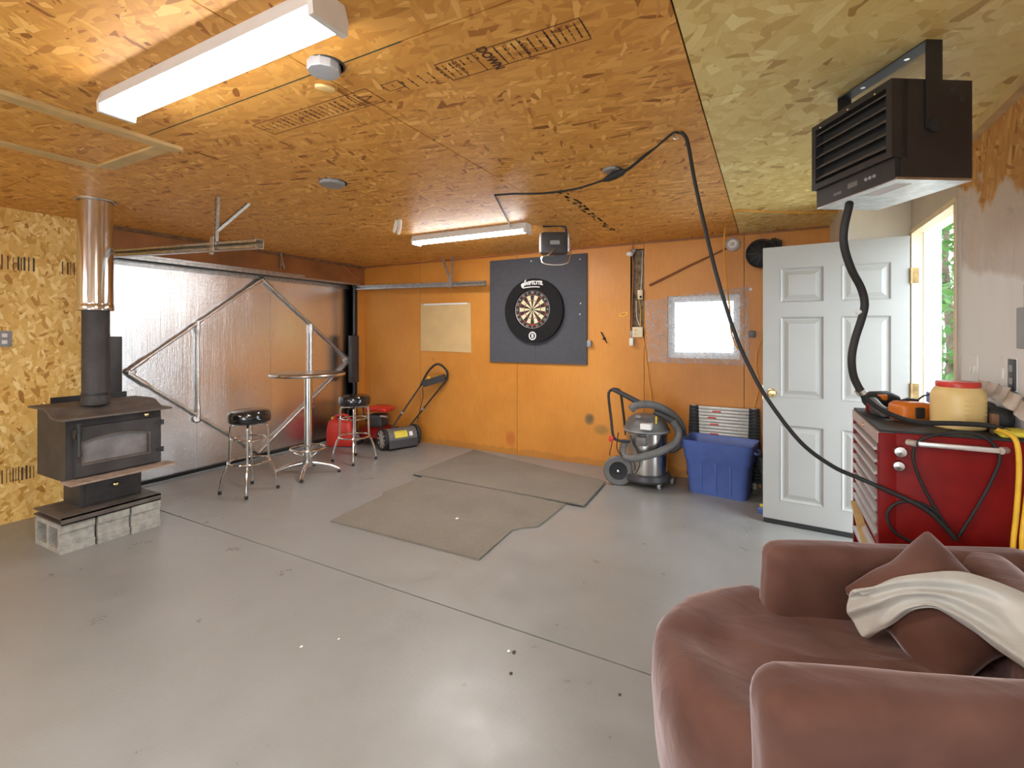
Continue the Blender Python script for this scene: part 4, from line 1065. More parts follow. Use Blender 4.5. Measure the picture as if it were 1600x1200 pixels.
hk = MB().tube([(q[0],q[1],HC),(q[0]-.02,q[1],HC-.06),(q[0]-.035,q[1],HC-.10)], [.016,.014,.010], 8).tube([(q[0]+.03,q[1],HC),(q[0]+.03,q[1],HC-.07),(q[0]+.015,q[1],HC-.12)], [.018,.016,.012], 8)
wtag(hk, 'ceiling_clip', 'cream_paint', 'pale forked clip on the ceiling left of the far strip light', 'clip')
# attic hatch trim: four boards and a lid on the ceiling above the stove
ha = thing('attic_hatch', 'pine framed attic hatch on the ceiling above the wood stove', 'hatch', (-3.0,.9,HC))
z0, z1 = HC-.018, HC
for a, b in (((-2.685,.35),(-2.615,1.36)), ((-3.35,.35),(-3.28,1.27)), ((-3.28,1.265),(-2.685,1.335)), ((-3.28,.35),(-2.685,.42))):
    MB().box((*a,z0),(*b,z1)).build('frame_board', 'wood_pine', ha, smooth=False)
MB().box((-3.28,.42,HC-.006),(-2.685,1.265,HC)).build('hatch_lid', 'osb_ceiling', ha, smooth=False)
# cord hooks
hk = MB().tube(cr([(-.392,2.345,HC),(-.392,2.345,HC-.02),(-.385,2.345,HC-.032),(-.372,2.347,HC-.025)],4), .004, 8)
wtag(hk, 'cup_hook', 'galvanised', 'small metal hook in the ceiling holding the black cord', 'hook')

# black extension cord: from the far light over the hook, down across the room to the tool chest
ec = thing('extension_cord', 'black extension cord hooked to the ceiling and swooping to the tool chest', 'cord', (-.385,2.348,2.33))
P1 = [(-1.941, 3.612, 2.338), (-1.804, 3.231, 2.367), (-1.614, 2.777, 2.349), (-1.484, 2.779, 2.340), (-1.261, 2.795, 2.318), (-1.043, 2.788, 2.313), (-0.841, 2.725, 2.320)]
MB().tube(cr(P1[:3],6), .006, 8).build('light_lead', 'black_rubber', ec, ang=60)
MB().tube(cr(P1[2:],6), .0065, 8).build('thin_lead', 'black_rubber', ec, ang=60)
MB().tube([(-1.618, 2.759, 2.362), (-1.607, 2.724, 2.389), (-1.569, 2.620, 2.420)], .003, 6).build('red_tie', 'copper_wire', ec)
MB().tube([(-0.851, 2.720, 2.316), (-0.819, 2.714, 2.321), (-0.778, 2.702, 2.329), (-0.728, 2.683, 2.334), (-0.704, 2.674, 2.338)], [.008,.019,.024,.020,.009], 10).build('plug_joint', 'black_rubber', ec)
P2 = [(-0.710, 2.670, 2.335), (-0.672, 2.646, 2.339), (-0.522, 2.510, 2.368), (-0.400, 2.351, 2.367), (-0.372, 2.352, 2.366), (-0.349, 2.353, 2.352), (-0.329, 2.352, 2.303), (-0.299, 2.334, 2.130), (-0.256, 2.323, 1.918), (-0.202, 2.307, 1.681), (-0.130, 2.311, 1.426), (-0.069, 2.310, 1.274), (-0.001, 2.312, 1.140), (0.117, 2.329, 0.972), (0.231, 2.356, 0.879), (0.328, 2.363, 0.838), (0.382, 2.352, 0.819), (0.513, 2.337, 0.765), (0.576, 2.331, 0.706), (0.607, 2.331, 0.665)]
MB().tube(cr(P2,6), .0085, 8).build('thick_lead', 'black_rubber', ec, ang=60)
LP = [(0.620, 2.358, 0.650), (0.564, 2.358, 0.748), (0.517, 2.358, 0.850), (0.492, 2.358, 0.944), (0.508, 2.358, 1.008), (0.574, 2.358, 1.044), (0.655, 2.358, 1.056), (0.708, 2.358, 1.033), (0.737, 2.358, 0.981), (0.720, 2.358, 0.902), (0.673, 2.358, 0.778), (0.625, 2.358, 0.668)]
MB().tube(cr(LP,6), .0055, 8).build('coil_loop', 'black_rubber', ec, ang=60)
LP = [(0.593, 2.360, 0.680), (0.559, 2.360, 0.746), (0.499, 2.360, 0.775), (0.440, 2.360, 0.758), (0.412, 2.360, 0.708), (0.430, 2.360, 0.653), (0.479, 2.360, 0.621), (0.527, 2.360, 0.613)]
MB().tube(cr(LP,6), .0055, 8).build('coil_loop', 'black_rubber', ec, ang=60)

# orange cords by the window
cable('orange_extension_cord', [(-0.264, 4.280, 2.387)]+[(-0.324, 4.600, 2.386), (-0.352, 4.700, 2.236), (-0.345, 4.750, 1.954), (-0.312, 4.800, 1.665), (-0.304, 4.850, 1.461), (-0.264, 4.900, 1.313), (-0.201, 4.930, 1.242)], .007, 'orange_cord', 'orange cord hanging from the ceiling past the smoke alarm', 'cord')
cable('ceiling_orange_wire', [(-0.260, 4.214, 2.362), (-0.217, 4.025, 2.360), (-0.002, 4.174, 2.358), (0.216, 4.313, 2.358), (0.475, 4.429, 2.358)], .005, 'orange_cord', 'thin orange wire stapled across the ceiling toward the heater', 'wire')
cable('hanging_orange_wire', [(-0.048, 4.900, 1.385), (-0.090, 4.930, 1.256), (-0.096, 4.950, 1.108), (-0.075, 4.960, 0.961), (-0.107, 4.970, 0.781), (-0.149, 4.970, 0.630)], .005, 'orange_cord', 'thin orange wire looping down the wall next to the open door', 'wire')

# ================================================================== VACUUM
vac = thing('shop_vacuum', 'steel wheeled shop vacuum with thick grey hose and push handle', 'vacuum cleaner', (-1.02,4.62,0))
VX, VY = -1.02, 4.62
MB().lathe([(.185,.085),(.190,.10),(.190,.30),(.194,.305),(.190,.31),(.190,.505)], (VX,VY,0), 44).build('steel_tank', 'stainless', vac)
MB().lathe([(.0,.055),(.215,.055),(.225,.075),(.215,.115),(.192,.125)], (VX,VY,0), 40, cap=False).build('chassis', 'dark_plastic', vac)
hd = MB().lathe([(.190,.50),(.210,.503),(.214,.52),(.208,.535),(.198,.545),(.190,.575),(.165,.625),(.12,.655),(.05,.668),(0,.668)], (VX,VY,0), 44).build('motor_head', 'grey_plastic', vac)
MB().lathe([(.212,.512),(.217,.519),(.212,.526)], (VX,VY,0), 44, cap=False).build('trim_band', 'mid_grey', hd)
MB().box((-1.024, 4.379, 0.609), (-0.929, 4.464, 0.557)).build('label', 'print_white', hd, smooth=False)
MB().sphere((-1.048, 4.406, 0.667), .028, 14, (1,1,.6)).build('dial', 'mid_grey', hd)
MB().box((-0.909, 4.480, 0.667), (-0.897, 4.532, 0.601)).build('yellow_latch', 'yellow_plastic', hd, smooth=False)
MB().box((-1.059, 4.354, 0.488), (-0.965, 4.473, 0.411), bev=.008).build('latch', 'grey_plastic', vac)
MB().box((-1.049, 4.383, 0.513), (-0.980, 4.464, 0.475), bev=.004).build('latch_slot', 'black_paint', vac)
for wx, wy in ((-1.245,4.455),(-1.14,4.86)):
    w = MB().lathe([(.085,-.022),(.13,-.022),(.138,-.014),(.138,.014),(.13,.022),(.085,.022),(.085,-.022)], (0,0,0), 36, 'y', cap=False)
    R = Matrix.Rotation(math.radians(15),3,'Z'); w.v = [tuple(R @ Vector(p)+Vector((wx,wy,.138))) for p in w.v]
    wo_ = w.build('wheel', 'grey_plastic', vac)
    d = MB().lathe([(0,-.026),(.018,-.026),(.022,-.010),(.06,-.006),(.086,-.016),(.086,.01),(0,.01)], (0,0,0), 30, 'y'); d.v = [tuple(R @ Vector(p)+Vector((wx,wy,.138))) for p in d.v]
    d.build('wheel_disc', 'black_rubber', wo_)
    d = MB().lathe([(0,-.036),(.012,-.034),(.016,-.026)], (0,0,0), 14, 'y'); d.v = [tuple(R @ Vector(p)+Vector((wx,wy,.138))) for p in d.v]
    d.build('axle_cap', 'chrome', wo_)
MB().cyl((-1.24,4.48,.138),(-1.14,4.84,.138),.012,10).build('axle', 'galvanised', vac)
for cx, cy in ((-.875,4.49),(-.80,4.72)):
    c_ = MB().cyl((cx-.012,cy,.033),(cx+.012,cy,.033),.033,18).build('caster', 'mid_grey', vac)
    MB().box((cx-.022,cy-.02,.03),(cx+.022,cy+.02,.07), bev=.006).build('caster_fork', 'dark_plastic', c_)
HN = [(-1.207, 4.298, 0.455), (-1.249, 4.298, 0.497), (-1.276, 4.329, 0.636), (-1.309, 4.357, 0.837), (-1.301, 4.373, 0.890), (-1.273, 4.422, 0.904), (-1.269, 4.560, 0.884), (-1.269, 4.628, 0.840), (-1.252, 4.660, 0.649), (-1.225, 4.652, 0.434)]
MB().tube(cr([(-1.107, 4.363, 0.441)]+HN,5), .0125, 10).build('push_handle', 'black_paint', vac)
MB().tube([(-1.266, 4.335, 0.913), (-1.193, 4.351, 0.880), (-1.110, 4.373, 0.836), (-1.028, 4.394, 0.792)], [.020,.022,.024,.026], 12).build('wand', 'dark_plastic', vac)
def hose(pts, r, name):
    p = cr(pts, 14); rr = [r*(1+.045*math.sin(i*1.9)) for i in range(len(p))]
    MB().tube(p, rr, 12).build(name, 'grey_plastic', vac, ang=60)
hose([(-1.105, 4.375, 0.731), (-1.054, 4.380, 0.775), (-0.956, 4.432, 0.781), (-0.852, 4.510, 0.743), (-0.756, 4.607, 0.654), (-0.705, 4.679, 0.528), (-0.722, 4.716, 0.412), (-0.796, 4.744, 0.326), (-0.852, 4.828, 0.314)], .036, 'hose')
hose([(-0.772, 4.531, 0.635), (-0.720, 4.558, 0.536), (-0.737, 4.526, 0.448), (-0.824, 4.446, 0.380), (-0.938, 4.374, 0.336), (-1.064, 4.306, 0.308), (-1.138, 4.301, 0.312), (-1.172, 4.340, 0.363), (-1.170, 4.420, 0.423)], .034, 'hose')
MB().tube([(-0.924, 4.495, 0.710), (-0.850, 4.500, 0.680), (-0.761, 4.536, 0.624)], [.024,.027,.033], 12).build('hose_cuff', 'dark_plastic', vac)
for pts in ([(-1.202, 4.301, 0.525), (-1.210, 4.285, 0.388), (-1.161, 4.277, 0.326), (-1.064, 4.306, 0.273), (-1.054, 4.312, 0.199)], [(-1.097, 4.323, 0.508), (-1.069, 4.326, 0.424), (-1.034, 4.322, 0.371), (-1.019, 4.353, 0.251), (-1.059, 4.354, 0.159)]):
    MB().tube(cr(pts,6), .005, 8).build('power_cord', 'black_rubber', vac)
cl = thing('spring_clamp', 'small red tagged tool hanging from the vacuum handle', 'tag', (-1.263, 4.245, 0.425))
MB().box((-1.273, 4.240, 0.494), (-1.238, 4.281, 0.449), bev=.004).build('red_tag', 'red_plastic', cl)
MB().tube(cr([(-1.246, 4.266, 0.457), (-1.254, 4.256, 0.400), (-1.263, 4.245, 0.355), (-1.263, 4.245, 0.326)],4), [.004]*12+[.009], 8).build('black_lead', 'black_rubber', cl)

# ================================================================== BLUE TOTE AND LADDER
def tote(name, loc, rot):
    t = thing(name, 'empty blue plastic storage tote on the floor by the door', 'storage bin', loc, rot)
    W0, D0, W1, D1, Hh = .235, .135, .280, .172, .475
    def ring(w, d, z, r=.05, n=5):
        out = []
        for cx, cy, a0 in ((w-r,d-r,0),(-w+r,d-r,PI/2),(-w+r,-d+r,PI),(w-r,-d+r,1.5*PI)):
            for k in range(n+1): out.append((cx+r*math.cos(a0+k*PI/2/n), cy+r*math.sin(a0+k*PI/2/n), z))
        return out
    def skin(rings, close0=False, close1=False):
        m = MB(); n = len(rings[0]); 
        for r in rings: m.v += r
        for i in range(len(rings)-1):
            for k in range(n): m.f.append((i*n+k, i*n+(k+1)%n, (i+1)*n+(k+1)%n, (i+1)*n+k))
        if close0: m.f.append(tuple(range(n)))
        if close1: m.f.append(tuple((len(rings)-1)*n+k for k in range(n)))
        return m
    def wd(z): u = z/Hh; return W0+(W1-W0)*u, D0+(D1-D0)*u
    lv = [(0,0),(.30,0),(.31,.008),(.385,.008),(.395,.014),(Hh-.012,.014),(Hh,.020)]
    outer = [ring(wd(z)[0]+e, wd(z)[1]+e, z) for z, e in lv]
    inner = [ring(wd(z)[0]+e-.006, wd(z)[1]+e-.006, z) for z, e in [(Hh,.016),(Hh-.02,.008),(.385,.004),(.30,-.002),(.012,-.002)]]
    skin(outer+inner, True, True).build('tub', 'blue_plastic', t, world=False, ang=50)
    for x in (-.12,.0,.12):
        a = wd(.05); b = wd(.28)
        m = MB().bar((x,-a[1]-.003,.03),(x,-b[1]-.003,.285),.012,.008,(0,1,0)); m.build('rib', 'blue_plastic', t, smooth=False, world=False)
    for s_ in (-1,1):
        x = s_*(W1+.022); m = MB().tube(cr([(x-s_*.01,-.07,.41),(x+s_*.012,-.065,.40),(x+s_*.014,0,.398),(x+s_*.012,.065,.40),(x-s_*.01,.07,.41)],4), .011, 8)
        m.build('handle', 'blue_plastic', t, world=False)
tote('storage_tote', (-.385,4.672,0), math.radians(-8))
ld = thing('telescopic_ladder', 'collapsed telescoping ladder with silver rungs leaning on the wall behind the blue tote', 'ladder', (-.375,4.93,0))
lx0, lx1 = -.60,-.15
for k in range(22):
    z = .06+k*.0305; y = 4.957-.002*(21-k)*.5
    rg = MB().box((lx0,y-.030,z),(lx1,y+.012,z+.0285), bev=.004).build('rung', 'aluminium', ld)
    if k in (13,16,18,20):
        MB().box((lx0+.09+.02*(k%3),y-.0312,z+.008),(lx0+.165+.02*(k%3),y-.030,z+.022)).build('red_label', 'print_red', rg, smooth=False)
        MB().box((lx0+.17+.02*(k%3),y-.0310,z+.010),(lx0+.35,y-.030,z+.018)).build('white_label', 'print_white', rg, smooth=False)
    for x in (lx0-.035, lx1+.035):
        MB().box((x-.042-.001*(21-k),y-.036,z),(x+.042+.001*(21-k),y+.03,z+.0285), bev=.006).build('rung_block', 'black_rubber', ld)
for x in (lx0-.035, lx1+.035): MB().cyl((x,4.945,0),(x,4.955,.735),.028,16).build('stile_tube', 'aluminium', ld)
gb = thing('grey_bucket', 'grey bucket half hidden between the tote and the open door', 'bucket', (.11,4.72,0))
MB().lathe([(0,.01),(.145,.01),(.15,0),(.155,.02),(.185,.34),(.195,.345),(.195,.36),(.180,.36),(.148,.03),(0,.03)], seg=36).build('pail', 'grey_plastic', gb, world=False)
MB().tube(cr([(-.19,0,.33),(-.17,-.1,.25),(0,-.19,.20),(.17,-.1,.25),(.19,0,.33)],5), .004, 8).build('bail', 'galvanised', gb, world=False)
br = thing('paint_brush', 'blue and yellow brush on the floor at the foot of the door', 'brush', (-.03,4.28,0))
MB().box((-.075,4.27,0),(-.015,4.30,.05), bev=.006).build('bristle_block', 'blue_plastic', br)
MB().box((-.06,4.275,.05),(-.03,4.295,.075), bev=.004).build('ferrule', 'yellow_plastic', br)

# ================================================================== FLOOR MATS AND DEBRIS
A = [(-2.917, 2.556, 0.012), (-1.598, 2.558, 0.012), (-1.625, 3.044, 0.012), (-1.585, 3.117, 0.012), (-1.492, 3.194, 0.012), (-1.486, 3.292, 0.012), (-1.483, 3.725, 0.012), (-3.015, 3.807, 0.012), (-3.017, 3.216, 0.012), (-2.976, 3.180, 0.012)]
tag(MB().prism([(p[0],p[1]) for p in A], .0, .013).build('rubber_mat', 'floor_mat', smooth=False), 'grey rubber floor mat with a wavy notched right edge, nearer the viewer', 'floor mat', 'rubber mats on the floor')
B = [(-3.138, 3.769, 0.024), (-3.133, 4.885, 0.024), (-1.362, 4.433, 0.024), (-1.330, 3.735, 0.024)]
tag(MB().prism([(p[0],p[1]) for p in B], .0135, .026).build('rubber_mat', 'floor_mat', smooth=False), 'grey rubber floor mat against the orange wall', 'floor mat', 'rubber mats on the floor')
random.seed(21)
crumbs = [((714,811),'print_white',.014,.026,'white paint chip lying on the nearer rubber mat'), ((799,1018),'print_white',.008,0,'white chip on the concrete beside a brown pebble'), ((805,1019),'dirt',.010,0,'brown pebble beside a white chip on the concrete'), ((798,1053),'dirt',.008,0,'lone brown pebble on the bare concrete'), ((529,999),'print_white',.006,0,'tiny white chip on the concrete left of the pebbles'), ((471,1011),'print_white',.007,0,'white chip on the concrete farthest left'), ((968,1086),'dirt',.007,0,'small brown pebble near the armchair front')]
for (x, y), m_, r, z, lab in crumbs: pass
for pt, m_, r, z, lab in (((-2.089, 3.024, 0.013),'print_white',.012,.013,crumbs[0][4]), ((-1.024, 1.887, 0.000),'print_white',.007,0,crumbs[1][4]), ((-1.000, 1.891, 0.000),'dirt',.009,0,crumbs[2][4]), ((-0.949, 1.767, 0.000),'dirt',.007,0,crumbs[3][4]), ((-1.763, 1.590, 0.000),'print_white',.005,0,crumbs[4][4]), ((-1.869, 1.471, 0.000),'print_white',.006,0,crumbs[5][4]), ((-0.516, 1.865, 0.000),'dirt',.006,0,crumbs[6][4])):
    m = MB().sphere((pt[0],pt[1],z+r*.4), r, 8, (1,1.3,.4)); tag(m.build('floor_crumb', m_), lab, 'debris')

# ================================================================== HEATER
ht = thing('garage_heater', 'black louvred garage heater hung from the ceiling by a bracket', 'heater', (.156,2.25,1.92), math.radians(-58.5))
HW, HD, Z0, Z1 = .375, .27, 0.0, .32      # local: x width, y depth, z up from 1.92
bo = MB(); bo.box((0,.03,Z0+.004),(HW,HD,Z1)).build('cabinet', 'black_paint', ht, smooth=False, world=False)
fo = [(0,.068),(HW,.068),(HW,Z1),(0,Z1)]; fi = [(.022,.09),(HW-.022,.09),(HW-.022,Z1-.022),(.022,Z1-.022)]
MB().ring_plate(fo, fi, -.004, .05, 'y').build('front_frame', 'black_paint', ht, smooth=False, world=False)
MB().box((.02,.028,.085),(HW-.02,.0305,Z1-.02)).build('grille_back', 'seal_black', ht, smooth=False, world=False)
for k in range(5):
    z = .115+k*.043; MB().bar((.022,.010,z),(HW-.022,.010,z),.030,.0025,(0,-.62,.78)).build('louver', 'stove_dusty', ht, smooth=False, world=False)
cp = MB().box((.006,.012,0),(HW-.006,.04,.068)).build('control_panel', 'black_paint', ht, smooth=False, world=False)
for i, x in enumerate((.255,.272,.29)): MB().cyl((x,.012,.034),(x,.008,.034),.006,10).build('button', 'mid_grey', cp, world=False)
MB().box((.17,.0105,.026),(.215,.012,.044)).build('display', 'grey_plastic', cp, smooth=False, world=False)
MB().box((.10,.0105,.02),(.14,.012,.03)).build('logo_print', 'grey_plastic', cp, smooth=False, world=False)
bp = MB().box((.006,.014,-.004),(HW,HD,.004)).build('bottom_plate', 'galvanised', ht, smooth=False, world=False)
MB().box((.20,.05,-.0055),(.335,.10,-.004)).build('rating_label', 'print_white', bp, smooth=False, world=False)
for x in (-.004, HW+.004):
    m = MB().bar((x,.135,.16),(x,.135,HC-1.92-.002),.055,.004,(1,0,0)); m.build('bracket_leg', 'black_paint', ht, smooth=False, world=False)
    MB().lathe([(0,-.006),(.022,-.004),(.022,.004),(0,.006)], (x+(.004 if x>0 else -.004),.135,.17), 16, 'x').build('bracket_knob', 'black_rubber', ht, world=False)
MB().box((-.006,.108,HC-1.92-.006),(HW+.006,.162,HC-1.92-.001)).build('bracket_bar', 'dark_plastic', ht, smooth=False, world=False)
for x in (.09,.28): MB().cyl((x,.135,HC-1.92-.008),(x,.135,HC-1.92-.004),.008,10).build('bolt', 'chrome', ht, world=False)
for x, z in ((.05,.30),(.19,.305),(.31,.30)): MB().sphere((x,-.005,z), .004, 8).build('screw', 'chrome', ht, world=False)
for y, z in ((.20,.285),(.235,.26)): MB().cyl((HW,y,z),(HW+.003,y,z),.007,12).build('knockout', 'stove_black', ht, world=False)
fx = thing('power_cable', 'thick black flexible power cable hanging from the heater to the tool chest', 'cable', (0.254, 2.085, 1.860))
FP = [(0.259, 2.111, 1.893), (0.255, 2.098, 1.872), (0.243, 2.102, 1.807), (0.244, 2.114, 1.740), (0.268, 2.138, 1.659), (0.303, 2.179, 1.591), (0.316, 2.192, 1.532), (0.306, 2.193, 1.473), (0.287, 2.194, 1.401), (0.276, 2.188, 1.329), (0.284, 2.204, 1.261), (0.309, 2.222, 1.202)]
MB().tube(cr(FP,6), .0135, 12).build('conduit', 'black_rubber', fx, ang=60)
MB().tube(cr([(0.309, 2.222, 1.202), (0.324, 2.236, 1.177), (0.389, 2.271, 1.126), (0.489, 2.313, 1.089), (0.634, 2.379, 1.084), (0.734, 2.415, 1.077), (0.791, 2.406, 1.051), (0.823, 2.367, 1.012)],6), .0095, 10).build('cable_tail', 'black_rubber', fx, ang=60)
MB().tube([(0.304, 2.220, 1.209), (0.313, 2.226, 1.195)], .017, 12).build('connector', 'chrome', fx)
MB().tube([(0.299, 2.166, 1.505), (0.288, 2.161, 1.496)], .008, 8).build('cable_tie', 'print_white', fx)

# ================================================================== TOOL CHEST
CX0, CX1, CY0, CY1, CZ = .387, .846, 2.37, 3.03, 1.04
tc = thing('tool_chest', 'red metal tool chest with silver drawer handles against the right wall', 'tool chest', ((CX0+CX1)/2,(CY0+CY1)/2,0))
MB().box((CX0+.05,CY0,.11),(CX1,CY1,CZ-.008), bev=.006).box((CX0,CY0,.11),(CX0+.06,CY0+.035,CZ-.012), bev=.004).box((CX0,CY1-.035,.11),(CX0+.06,CY1,CZ-.012), bev=.004).build('cabinet', 'red_paint', tc)
MB().box((CX0+.004,CY0+.006,CZ-.010),(CX1,CY1-.004,CZ)).build('top_mat', 'black_rubber', tc, smooth=False)
lid = MB().box((CX0-.003,CY0+.01,.985),(CX0+.06,CY1-.01,CZ-.010)).build('top_rail', 'drawer_pink', tc, smooth=False)
MB().cyl((CX0-.008,2.70,1.006),(CX0-.002,2.70,1.006),.010,14).build('lock', 'brass', lid)
z = .975
for k in range(10):
    hh = .050 if k < 7 else .085
    d = MB().box((CX0+.014,CY0+.037,z-hh+.004),(CX0+.10,CY1-.037,z-.004)).build('drawer', 'red_paint', tc, smooth=False)
    MB().prism([(CX0+.014,z-.008),(CX0-.006,z-.014),(CX0-.008,z-.026),(CX0+.014,z-.022)], CY0+.045, CY1-.045, 'y').build('drawer_pull', 'drawer_alu', d, smooth=False)
    z -= hh
MB().box((CX0-.02,2.42,.50),(CX0+.012,2.95,.516), rot=(.25,0,0)).build('pry_board', 'wood_pine', tc, smooth=False)
hb = MB().box((.505,CY0-.026,.990),(.735,CY0-.012,1.010), bev=.005)
for x in (.478,.758): hb.tube([(x,CY0+.001,1.0),(x+(.02 if x<.6 else -.02),CY0-.019,1.0)], .013, 10)
hb.build('side_handle', 'drawer_alu', tc)
for q, r in (((.453,CY0,.962),.024),((.448,CY0,.906),.022)): MB().lathe([(0,-.022),(r*.8,-.020),(r,-.008),(r*.9,0)], q, 20, 'y').build('round_magnet', 'stainless', tc)
for x, y in ((.44,2.44),(.80,2.44),(.44,2.96),(.80,2.96)):
    MB().cyl((x-.015,y,.045),(x+.015,y,.045),.045,18).box((x-.03,y-.03,.05),(x+.03,y+.03,.115)).build('caster', 'black_rubber', tc)
cable('yellow_cord', [(0.744, 2.393, 1.068), (0.763, 2.334, 1.057), (0.770, 2.315, 1.021), (0.774, 2.318, 0.932), (0.766, 2.313, 0.797), (0.756, 2.308, 0.685), (0.745, 2.280, 0.583)], .008, 'yellow_cord', 'yellow extension cord hanging over the side of the tool chest', 'cord')
cable('yellow_cord', [(0.797, 2.318, 0.890), (0.785, 2.312, 0.779), (0.774, 2.295, 0.694), (0.780, 2.298, 0.605)], .008, 'yellow_cord', 'second yellow cord strand at the far right of the tool chest', 'cord')

# things on the chest
JX, JY = .676, 2.562
jg = thing('plastic_jug', 'cream plastic jug with a red lid on the tool chest', 'jug', (JX,JY,CZ))
def jug_ring(m, w, z, r): 
    return [(JX+x, JY+y, CZ+z) for x, y in [((w-r)*sx+r*math.cos(a), (w-r)*sy+r*math.sin(a)) for sx,sy,a0 in ((1,1,0),(-1,1,PI/2),(-1,-1,PI),(1,-1,1.5*PI)) for a in [a0+k*PI/2/5 for k in range(6)]]]
m = MB(); lv = [(.068,0,.05),(.076,.006,.055),(.078,.02,.058),(.078,.132,.058),(.076,.146,.058),(.068,.164,.058),(.063,.170,.060)]
for w, zz, r in lv: m.v += jug_ring(m, w, zz, r)
for i in range(len(lv)-1):
    for k in range(24): m.f.append((i*24+k, i*24+(k+1)%24, (i+1)*24+(k+1)%24, (i+1)*24+k))
m.f.append(tuple(range(24))); m.f.append(tuple((len(lv)-1)*24+k for k in range(24)))
R = Matrix.Rotation(math.radians(28),3,'Z'); m.v = [tuple(R @ (Vector(p)-Vector((JX,JY,0)))+Vector((JX,JY,0))) for p in m.v]
m.build('jug_body', 'jug_cream', jg)
MB().lathe([(.063,.166),(.069,.168),(.070,.184),(.067,.189),(0,.189)], (JX,JY,CZ), 40).build('lid', 'red_plastic', jg)
for k in range(5):
    zz = .045+.018*k; MB().box((-.04,-.0795,zz),(.04,-.077,zz+.003)).build('moulded_line', 'jug_cream', jg, smooth=False, world=False).rotation_euler = (0,0,math.radians(28))
# two cordless tools
d1 = thing('cordless_drill', 'dark cordless drill with orange trim lying at the far end of the tool chest', 'drill', (.52,2.93,CZ))
MB().tube([(0.421, 2.900, 1.090), (0.448, 2.915, 1.099), (0.512, 2.949, 1.099), (0.554, 2.971, 1.090)], [.026,.040,.042,.030], 14).build('motor_body', 'black_rubber', d1)
MB().box((0.445, 2.890, 1.127), (0.508, 2.969, 1.099), bev=.006).build('orange_cap', 'orange_plastic', d1)
MB().tube([(0.442, 2.844, 1.095), (0.448, 2.756, 1.083), (0.457, 2.670, 1.072)], [.024,.020,.022], 12).build('grip', 'grey_plastic', d1)
MB().box((.44,2.74,CZ),(.52,2.84,CZ+.035), bev=.006, rot=(0,0,.5)).build('battery', 'dark_plastic', d1)
MB().box((.425,2.88,CZ),(.47,2.93,CZ+.06), bev=.006).build('chuck', 'red_paint', d1)
MB().cyl((.45,2.83,CZ),(.45,2.83,CZ+.05),.006,8).build('bit', 'chrome', d1)
d2 = thing('orange_tool', 'orange cordless tool with dark inset next to the cream jug', 'power tool', (.55,2.66,CZ))
oc = Vector((.555,2.66,CZ+.045))
MB().soft((.085,.05,.045), .028, 6, lambda p: Matrix.Rotation(math.radians(30),3,'Z') @ Vector((p.x, p.y, p.z*(1-.25*max(0,p.x/.085))))+oc).build('tool_body', 'orange_plastic', d2)
MB().soft((.020,.006,.024), .005, 3, lambda p: Matrix.Rotation(math.radians(30),3,'Z') @ (p+Vector((-.015,-.050,.0)))+oc).build('inset', 'black_rubber', d2)
MB().tube([oc+Vector((-.05,-.02,.04)), oc+Vector((-.02,0,.05)), oc+Vector((.02,.02,.045))], .008, 8).build('trigger_bar', 'black_paint', d2)
cable('thin_lead', [(0.589, 2.808, 1.074), (0.613, 2.878, 1.102), (0.648, 2.931, 1.125), (0.689, 2.975, 1.132)], .004, 'black_rubber', 'thin grey lead curling behind the cream jug', 'lead')
wtag(MB().box((0.683, 2.972, 1.138), (0.714, 3.034, 1.089)), 'blue_box', 'blue_plastic', 'small blue box peeking out behind the cream jug', 'box', smooth=False)
# egg tray leaning on the wall
et = MB()
def tray(u, v):
    p = Vector((.775,2.76,1.165)).lerp(Vector((.825,2.36,1.150)), u)
    p += Vector((.020,0,.060))*v
    p.z -= .16*max(0,u-.35)**1.6
    b = .016*max(0, math.sin(u*PI*11))*max(0, math.sin(v*PI*2+.2)) - .013*max(0, -math.sin(u*PI*11))
    return p + Vector((-b, -b*.4, 0))
et.grid(tray, 72, 14)
wtag(et, 'egg_tray', 'egg_carton', 'grey moulded egg tray leaning on the wall behind the jug', 'egg tray', ang=80)
bg = MB().soft((.05,.13,.050), .045, 7, lambda p: p+Vector((.790,2.64,CZ+.050))+Vector((.012*noise.noise(p*20),.012*noise.noise(p*18),.014*noise.noise(p*16)-.0)))
wtag(bg, 'tool_bag', 'black_rubber', 'black cloth bag on the tool chest right of the cream jug', 'bag', ang=60)
wtag(MB().box((.752,2.475,CZ+.001),(.772,2.50,CZ+.075)), 'wood_offcut', 'grime_brown', 'small brown wooden offcut beside the cream jug', 'wood', smooth=False)
yg = MB().soft((.045,.040,.014), .012, 6, lambda p: p+Vector((.795,2.425,CZ+.016+.008*noise.noise(p*25))))
wtag(yg, 'folded_rag', 'yellow_label', 'pale yellow folded rag at the right end of the tool chest', 'rag', ang=60)

# wall plates on the right wall
def wplate(y0, y1, z0, z1, name, label, cat, dark=False):
    t = thing(name, label, cat, (XR,(y0+y1)/2,z0))
    MB().box((XR-.007,y0,z0),(XR,y1,z1), bev=.002).build('plate', 'white_plastic' if not dark else 'mid_grey', t)
    return t
s1 = wplate(2.945,3.055,1.195,1.320,'light_switch','white double light switch beside the door opening','light switch')
for y in (2.975,3.022): MB().box((XR-.013,y-.008,1.235),(XR-.006,y+.008,1.275), rot=(0,.2,0)).build('toggle', 'white_plastic', s1, smooth=False)
s2 = wplate(2.555,2.700,1.195,1.325,'wall_outlet','switch and dark grey outlet on the right wall above the egg tray','outlet')
MB().box((XR-.010,2.555,1.198),(XR-.002,2.615,1.322), bev=.002).build('dark_plate', 'dark_plastic', s2)
for z in (1.235,1.285): MB().box((XR-.012,2.572,z-.013),(XR-.009,2.598,z+.013), bev=.001).build('receptacle', 'mid_grey', s2)
